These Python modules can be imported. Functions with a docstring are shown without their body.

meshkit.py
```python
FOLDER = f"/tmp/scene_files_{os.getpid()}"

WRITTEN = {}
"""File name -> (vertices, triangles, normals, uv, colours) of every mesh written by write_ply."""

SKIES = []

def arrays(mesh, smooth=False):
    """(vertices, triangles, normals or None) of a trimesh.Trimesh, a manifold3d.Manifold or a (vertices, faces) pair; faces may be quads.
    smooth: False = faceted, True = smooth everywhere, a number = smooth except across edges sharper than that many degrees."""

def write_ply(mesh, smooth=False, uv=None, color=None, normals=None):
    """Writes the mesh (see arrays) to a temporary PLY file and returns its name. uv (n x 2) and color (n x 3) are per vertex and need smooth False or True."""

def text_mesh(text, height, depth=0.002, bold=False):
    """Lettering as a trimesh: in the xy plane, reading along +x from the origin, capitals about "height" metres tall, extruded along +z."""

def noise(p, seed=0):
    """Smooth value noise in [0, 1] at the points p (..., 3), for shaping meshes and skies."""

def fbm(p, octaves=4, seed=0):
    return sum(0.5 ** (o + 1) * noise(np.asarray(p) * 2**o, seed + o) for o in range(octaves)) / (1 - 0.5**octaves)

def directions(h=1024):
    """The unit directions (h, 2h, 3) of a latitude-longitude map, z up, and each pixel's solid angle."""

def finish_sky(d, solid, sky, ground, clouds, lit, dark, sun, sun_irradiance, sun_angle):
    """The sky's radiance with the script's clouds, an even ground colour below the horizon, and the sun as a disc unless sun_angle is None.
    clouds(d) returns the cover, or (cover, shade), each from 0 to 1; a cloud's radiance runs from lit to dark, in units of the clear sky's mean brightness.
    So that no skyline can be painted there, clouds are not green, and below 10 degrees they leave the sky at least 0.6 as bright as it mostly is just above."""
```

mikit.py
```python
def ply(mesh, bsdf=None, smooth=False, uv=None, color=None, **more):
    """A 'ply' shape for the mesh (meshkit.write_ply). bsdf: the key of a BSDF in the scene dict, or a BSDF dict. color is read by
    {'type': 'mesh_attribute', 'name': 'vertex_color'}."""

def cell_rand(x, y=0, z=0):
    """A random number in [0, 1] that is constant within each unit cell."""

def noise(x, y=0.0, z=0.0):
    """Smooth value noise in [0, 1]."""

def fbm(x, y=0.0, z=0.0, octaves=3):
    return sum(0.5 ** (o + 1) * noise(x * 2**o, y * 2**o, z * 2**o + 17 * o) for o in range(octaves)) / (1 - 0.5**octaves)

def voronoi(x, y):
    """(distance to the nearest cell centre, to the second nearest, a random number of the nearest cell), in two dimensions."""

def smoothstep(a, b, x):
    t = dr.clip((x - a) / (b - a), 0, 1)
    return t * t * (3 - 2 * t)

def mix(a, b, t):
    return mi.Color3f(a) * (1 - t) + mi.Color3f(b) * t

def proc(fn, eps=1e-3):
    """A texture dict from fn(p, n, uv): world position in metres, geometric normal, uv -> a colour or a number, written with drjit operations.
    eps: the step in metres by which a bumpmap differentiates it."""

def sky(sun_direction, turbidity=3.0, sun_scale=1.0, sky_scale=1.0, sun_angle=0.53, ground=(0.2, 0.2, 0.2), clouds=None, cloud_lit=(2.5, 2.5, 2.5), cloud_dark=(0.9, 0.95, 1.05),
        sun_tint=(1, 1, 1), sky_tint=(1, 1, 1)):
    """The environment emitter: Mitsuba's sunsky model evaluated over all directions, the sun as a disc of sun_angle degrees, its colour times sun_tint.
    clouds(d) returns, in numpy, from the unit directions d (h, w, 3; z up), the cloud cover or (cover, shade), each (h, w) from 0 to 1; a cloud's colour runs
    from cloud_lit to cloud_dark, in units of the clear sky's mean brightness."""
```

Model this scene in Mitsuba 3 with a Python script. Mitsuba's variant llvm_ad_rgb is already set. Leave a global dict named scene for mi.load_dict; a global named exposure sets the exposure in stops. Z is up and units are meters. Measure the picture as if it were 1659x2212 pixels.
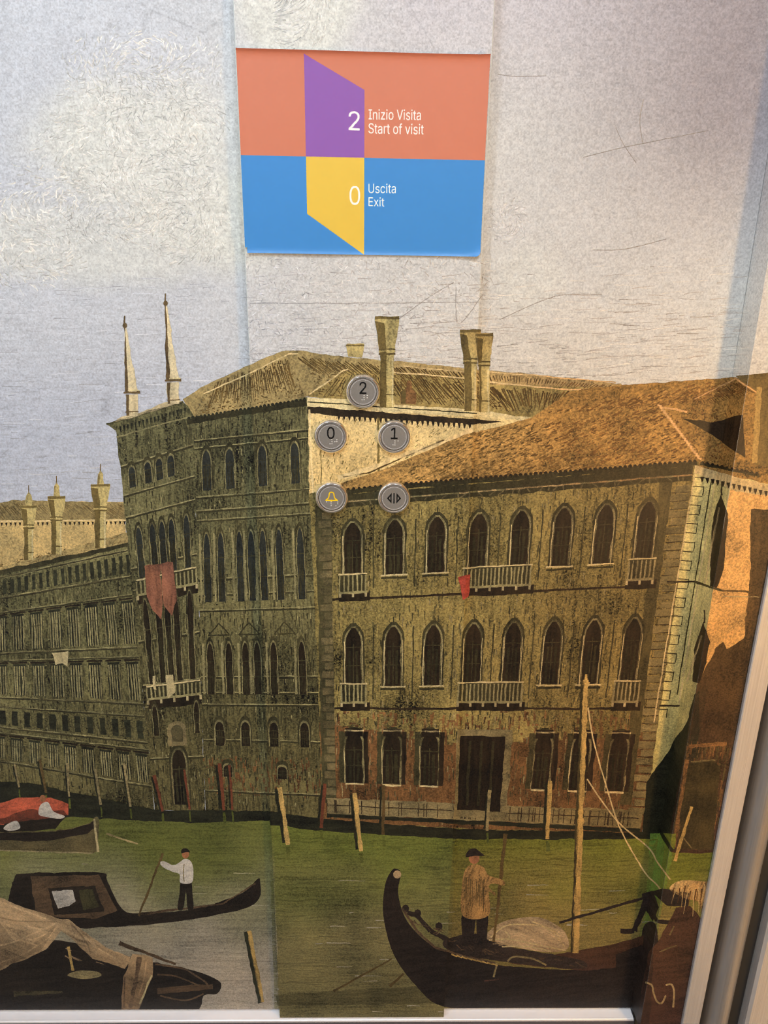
import math, random
import numpy as np
import trimesh, shapely
import shapely.geometry as sg
import mapbox_earcut as earcut
import drjit as dr
import mitsuba as mi
import mikit, meshkit

T = mi.ScalarTransform4f
scene, labels = {}, {}

# ------------------------------------------------------------------ camera
EYE = np.array([0.0118, -0.9241, 1.45])
FOCAL = 1640.0                                   # pixels of a 1659 x 2212 frame
PITCH, YAW, ROLL = 0.33241, 0.01629, 0.01171
FWD = np.array([math.sin(YAW) * math.cos(PITCH), math.cos(YAW) * math.cos(PITCH), -math.sin(PITCH)])
_r = np.array([math.cos(YAW), -math.sin(YAW), 0.0])
_u = np.cross(_r, FWD)
RIGHT = _r * math.cos(ROLL) + _u * math.sin(ROLL)
UP = -_r * math.sin(ROLL) + _u * math.cos(ROLL)
scene['camera'] = {'type': 'perspective', 'fov': math.degrees(2 * math.atan(829.5 / FOCAL)), 'fov_axis': 'x', 'near_clip': 0.02,
                   'to_world': T().look_at(EYE.tolist(), (EYE + FWD).tolist(), UP.tolist())}
exposure = -0.63

# ------------------------------------------------------------------ lights
CEILING_Z, FLOOR_Z = 2.30, 0.0
CAB_L, CAB_R, CAB_N = -0.86, 0.705, -1.75          # inner faces: left, right (door side), near (behind the camera)
LAMP = (326.0, 350.0, 374.0)                      # four round downlights
WARM = (310.0, 190.0, 76.0)                        # small lamp just outside the door


# ------------------------------------------------------------------ helpers
def srgb(c):
    c = np.asarray(c, float) / 255
    return np.where(c < 0.04045, c / 12.92, ((c + 0.055) / 1.055) ** 2.4)


def numbered(name):
    if name not in scene and name not in labels:
        return name
    i = 1
    while f'{name}_{i:03d}' in scene or f'{name}_{i:03d}' in labels:
        i += 1
    return f'{name}_{i:03d}'


def obj(name, mesh, m, parent=None, smooth=False, label=None, **more):
    key = numbered((parent + '__' if parent else '') + name)
    scene[key] = mikit.ply(mesh, m, smooth=smooth, **more) if not isinstance(mesh, dict) else mesh
    if label:
        labels[key] = {'label': label}
    return key


def thing(name, label, cat, group=None):
    key = numbered(name)
    labels[key] = {'label': label, 'category': cat}
    if group:
        labels[key]['group'] = group
    return key


def struct(name, mesh=None, m=None, **more):
    key = numbered(name)
    if mesh is not None:
        scene[key] = mikit.ply(mesh, m, **more)
    labels[key] = {'kind': 'structure'}
    return key


def box(x0, x1, y0, y1, z0, z1, bevel=0.0):
    b = trimesh.creation.box([x1 - x0, y1 - y0, z1 - z0])
    b.apply_translation([(x0 + x1) / 2, (y0 + y1) / 2, (z0 + z1) / 2])
    if bevel:
        pts = []
        for sx in (0, 1):
            for sy in (0, 1):
                for sz in (0, 1):
                    c = np.array([x1 if sx else x0, y1 if sy else y0, z1 if sz else z0])
                    d = np.array([-1 if s else 1 for s in (sx, sy, sz)])
                    for k in range(3):
                        o = bevel * d
                        o[k] = 0
                        pts.append(c + o)
        b = trimesh.convex.convex_hull(np.array(pts))
    return b


def prism(profile, z0, z1):
    """vertical extrusion of an XY outline"""
    m = trimesh.creation.extrude_polygon(sg.Polygon(profile), z1 - z0, engine='earcut')
    m.apply_translation([0, 0, z0])
    return m


def lathe(profile, n=48):
    """profile (r, h) revolved about the axis; the axis then points at the camera side (-Y)"""
    m = trimesh.creation.revolve(np.array(profile, float), sections=n)
    m.apply_transform(trimesh.transformations.rotation_matrix(math.pi / 2, [1, 0, 0]))
    return m


def quad(a, b, c, d):
    return np.array([a, b, c, d], float), np.array([[0, 1, 2], [0, 2, 3]])


cat = trimesh.util.concatenate

# ------------------------------------------------------------------ materials
def plain(name, c, rough=0.5, metal=0.0, spec=0.5, **k):
    scene[name] = {'type': 'twosided', 'bsdf': {'type': 'principled', 'base_color': {'type': 'rgb', 'value': [float(x) for x in c]}, 'roughness': rough, 'metallic': metal, 'specular': spec, **k}}


def brushed(p, n, uv):
    g = mikit.noise(p.x * 900 + p.y * 900, p.z * 12) * 0.5 + mikit.noise(p.x * 2300 + p.y * 2300, p.z * 30, 3.0) * 0.5
    return mi.Color3f(0.62, 0.61, 0.60) * (0.86 + 0.28 * g)


def brushed_h(p, n, uv):
    g = mikit.noise(p.x * 14, p.z * 900 + p.y * 900) * 0.5 + mikit.noise(p.x * 40, p.z * 2300 + p.y * 2300, 3.0) * 0.5
    return mi.Color3f(0.66, 0.66, 0.67) * (0.86 + 0.28 * g)


def cap_steel(p, n, uv):
    g = mikit.noise(p.x * 5000, p.z * 700) * 0.5 + mikit.noise(p.x * 9000, p.z * 9000, 2.0) * 0.5
    return mi.Color3f(0.255, 0.245, 0.225) * (0.85 + 0.3 * g)


def brushed_d(p, n, uv):
    return brushed_h(p, n, uv) * mi.Color3f(0.36, 0.34, 0.37)


def brushed_p(p, n, uv):
    return brushed(p, n, uv) * 0.62


for nm, fn, rg, mt in (('steel_dark', brushed_d, 0.3, 0.6), ('steel_post', brushed_p, 0.3, 0.65), ('steel_v', brushed, 0.38, 0.5), ('steel_h', brushed_h, 0.3, 0.7), ('cap_steel', cap_steel, 0.45, 0.35)):
    scene[nm] = {'type': 'twosided', 'bsdf': {'type': 'principled', 'base_color': mikit.proc(fn), 'roughness': rg, 'metallic': mt, 'specular': 0.5}}
scene['chrome'] = {'type': 'twosided', 'bsdf': {'type': 'roughconductor', 'material': 'Ag', 'alpha': 0.035, 'specular_reflectance': {'type': 'rgb', 'value': [1.0, 1.0, 1.0]}}}
plain('lacquer', (0.9, 0.89, 0.92), 0.4)
plain('nosing', (0.95, 0.95, 0.96), 0.42, 0.45, 0.9)
plain('bronze', (0.10, 0.075, 0.035), 0.4, 0.2)
plain('satin', (0.72, 0.72, 0.74), 0.32, 0.35)
plain('black', (0.006, 0.006, 0.006), 0.8, 0.0, 0.15)
plain('rubber', (0.025, 0.023, 0.02), 0.7)
plain('white_dot', (0.85, 0.85, 0.82), 0.4)
plain('yellow', srgb((245, 205, 25)), 0.45)
plain('edge', (0.62, 0.66, 0.63), 0.4)
plain('ceiling_paint', (0.7, 0.7, 0.7), 0.6)
plain('cab_wall', (0.72, 0.74, 0.78), 0.5)
plain('near_wall', (0.2, 0.2, 0.2), 0.5)
plain('floor_rubber', (0.2, 0.2, 0.21), 0.6)
plain('lobby_wall', (0.72, 0.60, 0.44), 0.7)
plain('ink_white', (0.86, 0.85, 0.80), 0.5)
SIGN_E = 1.0
for nm, c in (('paper_orange', (200, 120, 92)), ('paper_blue', (62, 136, 204)), ('paper_purple', (138, 88, 168)), ('paper_yellow', (222, 188, 72))):
    plain(nm, srgb(c) * SIGN_E, 0.42, 0.0, 0.5)
plain('paper_back', (0.8, 0.8, 0.78), 0.6)

# ------------------------------------------------------------------ the print on the panels
ALB = 0.95            # how print colours given as seen turn into reflectances
PAL = []              # rows of numbers, one per ink


def ink(a, b=None, grad=(0, -1, 0, 1), mott=(18, 0.12), streak=(90, 25, 180, 0.2), cut=0.0, speck=0.16):
    """a, b: the colours (as seen); grad: direction (x, z) and range over which a turns to b; mott: frequency, amount;
    streak: angle, frequency along, across, amount; cut: share of dark dashes; speck: grain"""
    b = a if b is None else b
    t = math.radians(streak[0])
    PAL.append(list(srgb(a) * ALB) + list(srgb(b) * ALB) + list(grad) + list(mott) + [math.cos(t), math.sin(t), streak[1], streak[2], streak[3], cut, speck])
    return len(PAL) - 1


TABLE = None


def tint(c):
    return [float(x) for x in srgb(c) * ALB]


def print_colour(p, n, uv):
    i = mi.UInt32(dr.clip(mi.Float(uv.x), 0, len(PAL) - 1))
    g = [dr.gather(mi.Float, t, i) for t in TABLE]
    s, z = p.x - p.y, p.z
    w = mikit.smoothstep(g[8], g[9], s * g[6] + z * g[7] + 0.09 * (mikit.noise(s * 16, z * 16, 9.0) - 0.5))
    col = mi.Color3f(g[0], g[1], g[2]) * (1 - w) + mi.Color3f(g[3], g[4], g[5]) * w
    a, b = s * g[12] + z * g[13], z * g[12] - s * g[13]
    wob = 0.004 * (mikit.noise(s * 60, z * 60, 2.0) - 0.5)
    st = mikit.noise(a * g[14], (b + wob) * g[15], 4.0)
    st2 = mikit.noise(a * g[14] * 2.3, (b + wob) * g[15] * 2.1, 7.0)
    m = mikit.fbm(s * g[10], z * g[10], 5.0, octaves=3)
    sp = mikit.noise(s * 620, z * 620, 1.0) * 0.6 + mikit.noise(s * 1300, z * 1300, 6.0) * 0.4
    f = 1 + g[11] * 2 * (m - 0.5) * 2 + g[16] * (st + 0.6 * st2 - 0.8) * 1.4 + g[18] * (sp - 0.5) * 4.6
    dark = mikit.smoothstep(0.62, 0.74, st2 * 0.55 + st * 0.45) * g[17]
    warm = 1 + 0.10 * (m - 0.5) * mi.Color3f(1, 0.1, -1)
    return dr.maximum(col * warm * f * (1 - dark) * (uv.y * 2), 0.002)


def blob(s, z, cx, cz, rx, rz, soft=0.5):
    d = dr.sqrt(dr.square((s - cx) / rx) + dr.square((z - cz) / rz)) + 0.7 * (mikit.fbm(s * 9, z * 9, 3.0, octaves=4) - 0.5)
    return 1 - mikit.smoothstep(1 - soft, 1 + soft * 0.3, d)


def sky_colour(p, n, uv):
    s, z = p.x - p.y, p.z
    lav, cream, grey, beige, blue = (tint(c) for c in ((198, 203, 209), (216, 218, 209), (204, 205, 202), (205, 200, 188), (187, 194, 206)))
    col = mikit.mix(lav, grey, mikit.smoothstep(-0.32, 0.05, s + 0.3 * (mikit.fbm(s * 7, z * 7, 8.0) - 0.5)))
    col = mikit.mix(col, mi.Color3f(tint((198, 196, 200))), mikit.smoothstep(1.55, 1.72, z) * mikit.smoothstep(-0.03, 0.06, s + 0.08 * (mikit.fbm(s * 20, z * 20, 15.0) - 0.5)))
    col = mikit.mix(col, mi.Color3f(beige), mikit.smoothstep(1.48, 1.26, z + 0.12 * (mikit.fbm(s * 6, z * 6, 4.0) - 0.5)) * mikit.smoothstep(-0.05, 0.3, s))
    col = mikit.mix(col, mi.Color3f(blue), mikit.smoothstep(1.38, 1.22, z) * mikit.smoothstep(-0.1, -0.22, s))
    c1 = dr.maximum(blob(s, z, -0.235, 1.555, 0.125, 0.085), blob(s, z, -0.17, 1.49, 0.13, 0.07))
    c1 = dr.maximum(c1, 0.8 * blob(s, z, -0.31, 1.45, 0.16, 0.05))
    c1 = dr.maximum(c1, blob(s, z, -0.06, 1.70, 0.075, 0.075, 0.35))
    c1 = dr.maximum(c1, 0.5 * blob(s, z, 0.2, 1.42, 0.05, 0.05))
    col = mikit.mix(col, mi.Color3f(cream), c1 * 0.85)
    lev = mikit.noise(s * 60, z * 420, 11.0) + 0.7 * mikit.noise(s * 130, z * 800, 12.0)
    emb = (0.85 - lev) * (0.04 + 0.12 * mikit.smoothstep(1.5, 1.25, z)) + 0.10 * (mikit.noise(s * 210, z * 260, 31.0) - 0.5) * (1 + c1)
    col = mikit.mix(col, mi.Color3f(tint((158, 153, 158))), mikit.smoothstep(0.12, 0.42, s) * mikit.smoothstep(1.38, 1.62, z) * 0.95)
    dash = 0.12 * mikit.smoothstep(0.78, 0.88, mikit.noise(s * 150, z * 520, 21.0)) * mikit.smoothstep(0.45, 0.8, mikit.noise(s * 14, z * 14, 22.0))
    sp = mikit.noise(s * 600, z * 600, 1.0) * 0.6 + mikit.noise(s * 1200, z * 1200, 6.0) * 0.4
    crack = mikit.smoothstep(0.035, 0.0, dr.abs(mikit.voronoi(s * 7 + 0.7 * mikit.noise(s * 5, z * 5), z * 7)[1] - mikit.voronoi(s * 7 + 0.7 * mikit.noise(s * 5, z * 5), z * 7)[0]) + 0.06 * mikit.noise(s * 22, z * 22, 14.0))
    return dr.maximum(col * (1 + emb - dash - 0.16 * crack + 0.26 * (sp - 0.5) * 2 + 0.08 * (mikit.fbm(s * 16, z * 16, 6.0) - 0.5)), 0.01)


PRINT_GLOSS = dict(roughness=0.5, specular=0.3)
scene['sky_print'] = {'type': 'twosided', 'bsdf': {'type': 'principled', 'base_color': mikit.proc(sky_colour), **PRINT_GLOSS}}
scene['mural_print'] = {'type': 'twosided', 'bsdf': {'type': 'principled', 'base_color': mikit.proc(print_colour), **PRINT_GLOSS}}

# ------------------------------------------------------------------ the wall: panels, ledge, skirting
LEDGE_Z = 0.258
COL_W, PROUD, CORNER, STEP, FRONT_R = 0.135, 0.012, 0.450, 0.040, 0.515
TOP = 2.285
PANELS = {   # name: (origin, direction along, length range, normal axis)
    'left': dict(y=0.0, a=CAB_L, b=-COL_W, z0=LEDGE_Z),
    'column': dict(y=-PROUD, a=-COL_W, b=COL_W, z0=LEDGE_Z - 0.004),
    'right': dict(y=0.0, a=COL_W, b=CORNER, z0=LEDGE_Z),
    'return': dict(x=CORNER, a=-STEP, b=0.0, z0=0.262),
    'front': dict(y=-STEP, a=CORNER, b=FRONT_R, z0=0.268),
}


def on_plane(pts, pan):
    """measured points of the photograph -> 2D coordinates (along, up) on a panel's face"""
    p = np.asarray(pts, float)
    d = FWD + (p[:, :1] - 829.5) / FOCAL * RIGHT - (p[:, 1:] - 1106) / FOCAL * UP
    if 'y' in pan:
        t = (pan['y'] - EYE[1]) / d[:, 1]
        q = EYE + t[:, None] * d
        return q[:, [0, 2]]
    t = (pan['x'] - EYE[0]) / d[:, 0]
    q = EYE + t[:, None] * d
    return q[:, [1, 2]]


STORE = {k: {} for k in PANELS}
LAYER = [0]
GROUP = ['painted_building']


PEAK, NEST = [0], [0]


def layer(group=None):
    LAYER[0] = LAYER[0] + 1 if NEST[0] else max(LAYER[0], PEAK[0]) + 1
    PEAK[0] = max(PEAK[0], LAYER[0])
    if group:
        GROUP[0] = group


wav = random.Random(11)


def paint(pts, k, tone=0.5, convex=False, waver=True):
    """one flat patch of ink; k: ink number, tone: 0.5 = as mixed"""
    pts = np.asarray(pts, float)
    if waver:
        q = rough(pts)
        if len(q) > len(pts):
            pts, convex = q, False
    x0, x1 = pts[:, 0].min(), pts[:, 0].max()
    for name, pan in PANELS.items():
        if name == 'left' and x0 > 640 or name == 'column' and (x1 < 480 or x0 > 1100) or name == 'right' and (x1 < 930) or name in ('return', 'front') and x1 < 1370:
            continue
        q = pts
        if name == 'return':
            if x0 < 1300:
                c = sg.Polygon(pts).buffer(0).intersection(sg.box(1300, -2500, 3000, 2600))
                for gm in getattr(c, 'geoms', [c]):
                    if gm.geom_type == 'Polygon' and not gm.is_empty:
                        lay_down(name, pan, np.array(gm.exterior.coords)[:-1], k, tone, False)
                continue
        lay_down(name, pan, q, k, tone, convex)


def lay_down(name, pan, pts, k, tone, convex):
    q = on_plane(pts, pan)
    lo, hi = np.array([pan['a'], pan['z0']]), np.array([pan['b'], TOP])
    if (q.max(0) < lo).any() or (q.min(0) > hi).any():
        return
    st = STORE[name].setdefault(GROUP[0], [[], [], [], 0])
    inside = (q >= lo).all() and (q <= hi).all()
    if inside and convex:
        geoms = [q]
    else:
        c = sg.Polygon(q)
        if not c.is_valid:
            c = c.buffer(0)
        if not inside:
            c = c.intersection(sg.box(lo[0], lo[1], hi[0], hi[1]))
        geoms = [np.array(gm.exterior.coords)[:-1] for gm in getattr(c, 'geoms', [c]) if gm.geom_type == 'Polygon' and gm.area > 1e-10]
    off = 6e-5 + LAYER[0] * (5e-7 if name in ('return', 'front') else 2e-6)
    for v in geoms:
        f = np.array([[0, i, i + 1] for i in range(1, len(v) - 1)]) if convex else earcut.triangulate_float64(v, np.array([len(v)], dtype=np.uint32)).reshape(-1, 3).astype(int)
        w = np.zeros((len(v), 3))
        w[:, 2] = v[:, 1]
        if 'y' in pan:
            w[:, 0], w[:, 1] = v[:, 0], pan['y'] - off
        else:
            w[:, 0], w[:, 1] = pan['x'] - off, v[:, 0]
        st[0].append(w)
        st[1].append(f + st[3])
        st[2].append(np.tile([k + 0.5, tone], (len(v), 1)))
        st[3] += len(v)


def rough(pts, amp=0.8, step=9.0):
    """an outline as a brush leaves it: long edges waver"""
    out, n = [], len(pts)
    for i in range(n):
        p, q = pts[i], pts[(i + 1) % n]
        d = q - p
        L = math.hypot(*d)
        out.append(p)
        m = min(int(L / step), 160)
        if m > 1:
            nx, ny = -d[1] / L, d[0] / L
            w = 0.0
            for j in range(1, m):
                w = 0.55 * w + wav.gauss(0, amp)
                out.append(p + d * ((j + wav.uniform(-0.3, 0.3)) / m) + np.array([nx, ny]) * w)
    return np.array(out)


def stroke(a, b, w, k, tone=0.5, w1=None):
    a, b = np.asarray(a, float), np.asarray(b, float)
    d = b - a
    L = math.hypot(*d)
    n = np.array([-d[1], d[0]]) / (L + 1e-9) / 2
    w1 = w if w1 is None else w1
    if L < 16:
        paint([a + n * w, a - n * w, b - n * w1, b + n * w1], k, tone, True)
        return
    m = max(2, min(int(L / 9), 60))
    up, dn, c = [], [], 0.0
    for i in range(m + 1):
        t = i / m
        c = 0.6 * c + wav.gauss(0, 0.45)
        p = a + d * t + n * 2 * c * (0 < i < m)
        ww = (w + (w1 - w) * t) * wav.uniform(0.72, 1.2)
        up.append(p + n * ww)
        dn.append(p - n * ww)
    paint(up + dn[::-1], k, tone, False, False)


def line(pts, w, k, tone=0.5):
    pts = np.asarray(pts, float)
    for a, b in zip(pts[:-1], pts[1:]):
        stroke(a, b, w, k, tone)


def smooth(pts, n=8, closed=True):
    """Catmull-Rom through the points"""
    p = np.asarray(pts, float)
    N = len(p)
    out = []
    for i in range(N if closed else N - 1):
        a, b, c, d = (p[(i + j) % N] if closed else p[min(max(i + j, 0), N - 1)] for j in (-1, 0, 1, 2))
        for t in np.arange(n) / n:
            out.append(0.5 * (2 * b + (c - a) * t + (2 * a - 5 * b + 4 * c - d) * t * t + (3 * b - a - 3 * c + d) * t ** 3))
    if not closed:
        out.append(p[-1])
    return np.array(out)


rng = random.Random(5)
# ---- the canal view printed on the panels: a plain townscape of roofs, fronts, water and boats
V, H_ST = (90, 22, 240, 0.30), (0, 16, 260, 0.22)
FRONT_A = ink((103, 101, 67), (93, 88, 56), (0, -1, -1.0, -0.6), (14, 0.42), (90, 26, 330, 0.60), 0.55, 0.34)      # grey-green front
FRONT_B = ink((100, 98, 66), (92, 87, 55), (0, -1, -1.1, -0.7), (14, 0.42), (90, 22, 360, 0.62), 0.6, 0.34)
FRONT_D = ink((128, 117, 70), (116, 97, 54), (1, 0, 0.0, 0.42), (13, 0.46), (90, 24, 300, 0.46), 0.2, 0.38)       # ochre-olive front
BRICK = ink((118, 86, 52), (108, 76, 44), (1, 0, 0.0, 0.4), (30, 0.35), (90, 40, 200, 0.35), 0.3, 0.28)
STONE = ink((142, 130, 92), (130, 112, 72), (1, 0, 0.05, 0.42), (40, 0.25), (0, 40, 200, 0.35), 0.25, 0.22)
PALE = ink((158, 152, 108), (150, 130, 88), (1, 0, 0.0, 0.42), (40, 0.2), V, 0.15, 0.2)
LIGHT = ink((214, 200, 150), (200, 172, 120), (1, 0, 0.0, 0.42), (40, 0.12), V, 0.0, 0.16)
CREAM = ink((212, 190, 134), (204, 178, 118), (0, -1, -1.25, -1.1), (26, 0.2), (90, 40, 260, 0.22), 0.15, 0.22)
DARK = ink((34, 28, 17), (38, 26, 14), (1, 0, -0.1, 0.4), (26, 0.3), (90, 20, 260, 0.5), 0.0, 0.3)
DARK_GREEN = ink((34, 36, 24), (30, 30, 18), (1, 0, -0.2, 0.2), (26, 0.3), (0, 20, 200, 0.4), 0.0, 0.3)
DARK_BLUE = ink((40, 44, 40), (36, 38, 34), (0, -1, -1.1, -0.8), (26, 0.2), V, 0.0, 0.25)
SHADE = ink((62, 60, 38), (64, 54, 30), (1, 0, 0.0, 0.42), (30, 0.3), V, 0.3, 0.25)
ROOF_A = ink((160, 142, 94), (170, 142, 94), (1, -1, -1.3, -1.1), (30, 0.22), (58, 40, 260, 0.40), 0.2, 0.24)
ROOF_B = ink((148, 130, 78), (156, 128, 74), (1, 0, 0.15, 0.42), (30, 0.22), (60, 40, 260, 0.40), 0.2, 0.24)
ROOF_C = ink((168, 134, 78), (152, 114, 60), (1, 0, 0.0, 0.35), (34, 0.30), (18, 60, 240, 0.36), 0.4, 0.34)
RIDGE = ink((222, 200, 146), (210, 160, 104), (1, 0, 0.0, 0.42), (40, 0.1), V, 0.0, 0.15)
TILE = ink((78, 62, 30), (84, 54, 24), (1, 0, 0.0, 0.42), (40, 0.2), V, 0.0, 0.2)
CHIM = ink((186, 170, 112), (166, 134, 76), (1, 0, 0.08, 0.2), (40, 0.2), V, 0.1, 0.2)
CHIM_D = ink((104, 90, 50), (96, 78, 42), (1, 0, 0.08, 0.2), (40, 0.2), V, 0.2, 0.2)
SPIRE = ink((222, 208, 168), (214, 196, 150), (0, -1, -1.3, -1.2), (40, 0.1), V, 0.1, 0.14)
SPIRE_D = ink((96, 80, 52), None, (0, 1, 5, 6), (40, 0.2), V, 0.1, 0.2)
WATER = ink((100, 109, 48), (118, 112, 74), (0, -1, -0.62, -0.40), (14, 0.26), (0, 14, 300, 0.34), 0.4, 0.2)
WATER_L = ink((102, 108, 52), (170, 162, 146), (0, -1, -0.62, -0.30), (14, 0.18), (0, 14, 300, 0.28), 0.25, 0.18)
WATER_R = ink((104, 108, 38), (124, 110, 62), (0, -1, -0.62, -0.42), (14, 0.2), (0, 14, 300, 0.34), 0.4, 0.22)
RIPPLE = ink((160, 158, 120), (186, 180, 160), (0, -1, -0.6, -0.4), (30, 0.1), H_ST, 0.0, 0.15)
BOAT = ink((30, 25, 19), (36, 28, 24), (1, 0, -0.3, 0.4), (16, 0.25), (10, 20, 200, 0.4), 0.0, 0.3)
BOAT_HI = ink((96, 78, 58), (84, 66, 48), (1, 0, -0.3, 0.4), (26, 0.3), (12, 26, 200, 0.4), 0.3, 0.25)
HULL = ink((118, 110, 74), (92, 84, 56), (0, -1, -0.65, -0.6), (26, 0.25), (5, 26, 200, 0.35), 0.2, 0.25)
CANVAS = ink((176, 152, 116), (136, 112, 82), (0, -1, -0.42, -0.33), (22, 0.22), (150, 20, 160, 0.35), 0.1, 0.18)
RED = ink((172, 86, 62), (150, 62, 50), (1, 0, -0.5, 0.2), (30, 0.3), (10, 30, 180, 0.4), 0.15, 0.2)
RUST = ink((136, 98, 54), (126, 84, 66), (1, 0, -0.33, -0.27), (30, 0.3), (85, 20, 200, 0.6), 0.2, 0.2)
WHITE = ink((206, 202, 190), (184, 176, 162), (0, -1, -0.5, -0.4), (30, 0.15), (20, 30, 180, 0.3), 0.1, 0.14)
SKIN = ink((160, 108, 74), None, (0, 1, 5, 6), (40, 0.2), V, 0.0, 0.15)
POLE = ink((196, 166, 100), (180, 146, 84), (1, 0, -0.1, 0.4), (40, 0.2), (90, 30, 300, 0.3), 0.1, 0.2)
POLE_D = ink((96, 80, 48), (84, 66, 36), (1, 0, -0.3, 0.4), (40, 0.2), V, 0.2, 0.2)
POLE_R = ink((108, 62, 42), None, (0, 1, 5, 6), (40, 0.2), V, 0.2, 0.2)
STRAW = ink((176, 148, 98), (150, 116, 70), (0, -1, -0.62, -0.5), (26, 0.3), (80, 30, 320, 0.7), 0.3, 0.25)
UMBER = ink((74, 54, 30), (64, 44, 32), (0, -1, -1.0, -0.6), (20, 0.35), (90, 22, 180, 0.35), 0.3, 0.3)
SIENNA = ink((194, 148, 88), (184, 138, 78), (0, -1, -1.0, -0.9), (30, 0.25), (80, 30, 220, 0.25), 0.2, 0.28)
PURPLE_B = ink((72, 48, 34), (66, 44, 36), (0, -1, -0.4, -0.3), (16, 0.25), (10, 18, 160, 0.3), 0.0, 0.25)
GREEN_W = ink((96, 130, 54), (88, 116, 46), (0, -1, -0.6, -0.45), (20, 0.2), (60, 24, 200, 0.25), 0.1, 0.2)
SAGE = ink((196, 178, 116), (176, 158, 96), (0, -1, -1.0, -0.7), (30, 0.2), V, 0.25, 0.22)


def q_at(Q, u, v):
    a, b, c, d = (np.asarray(x, float) for x in Q)          # TL, TR, BR, BL
    return (a * (1 - u) + b * u) * (1 - v) + (d * (1 - u) + c * u) * v


def patch(Q, u0, u1, v0, v1, k, tone=0.5):
    paint([q_at(Q, u0, v0), q_at(Q, u1, v0), q_at(Q, u1, v1), q_at(Q, u0, v1)], k, tone, True)


def wline(Q, u0, v0, u1, v1, w, k, tone=0.5):
    stroke(q_at(Q, u0, v0), q_at(Q, u1, v1), w, k, tone)


def daubs(Q, n, k, ln=0.02, w=2.5, vert=0.7, tone=(0.32, 0.68), u=(0, 1), v=(0, 1)):
    """loose brush marks"""
    for _ in range(int(n * 1.6)):
        a, b = rng.uniform(*u), rng.uniform(*v)
        L = ln * rng.uniform(0.25, 1.2)
        d = (0, L) if rng.random() < vert + 0.15 else (L * 0.5, 0)
        p = q_at(Q, a, b)
        e = q_at(Q, min(a + d[0], u[1]), min(b + d[1], v[1]))
        stroke(p, e + np.array([rng.uniform(-1, 1), rng.uniform(-1, 1)]), w * rng.uniform(0.5, 1.5), k, rng.uniform(*tone), w * 0.6)


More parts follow.
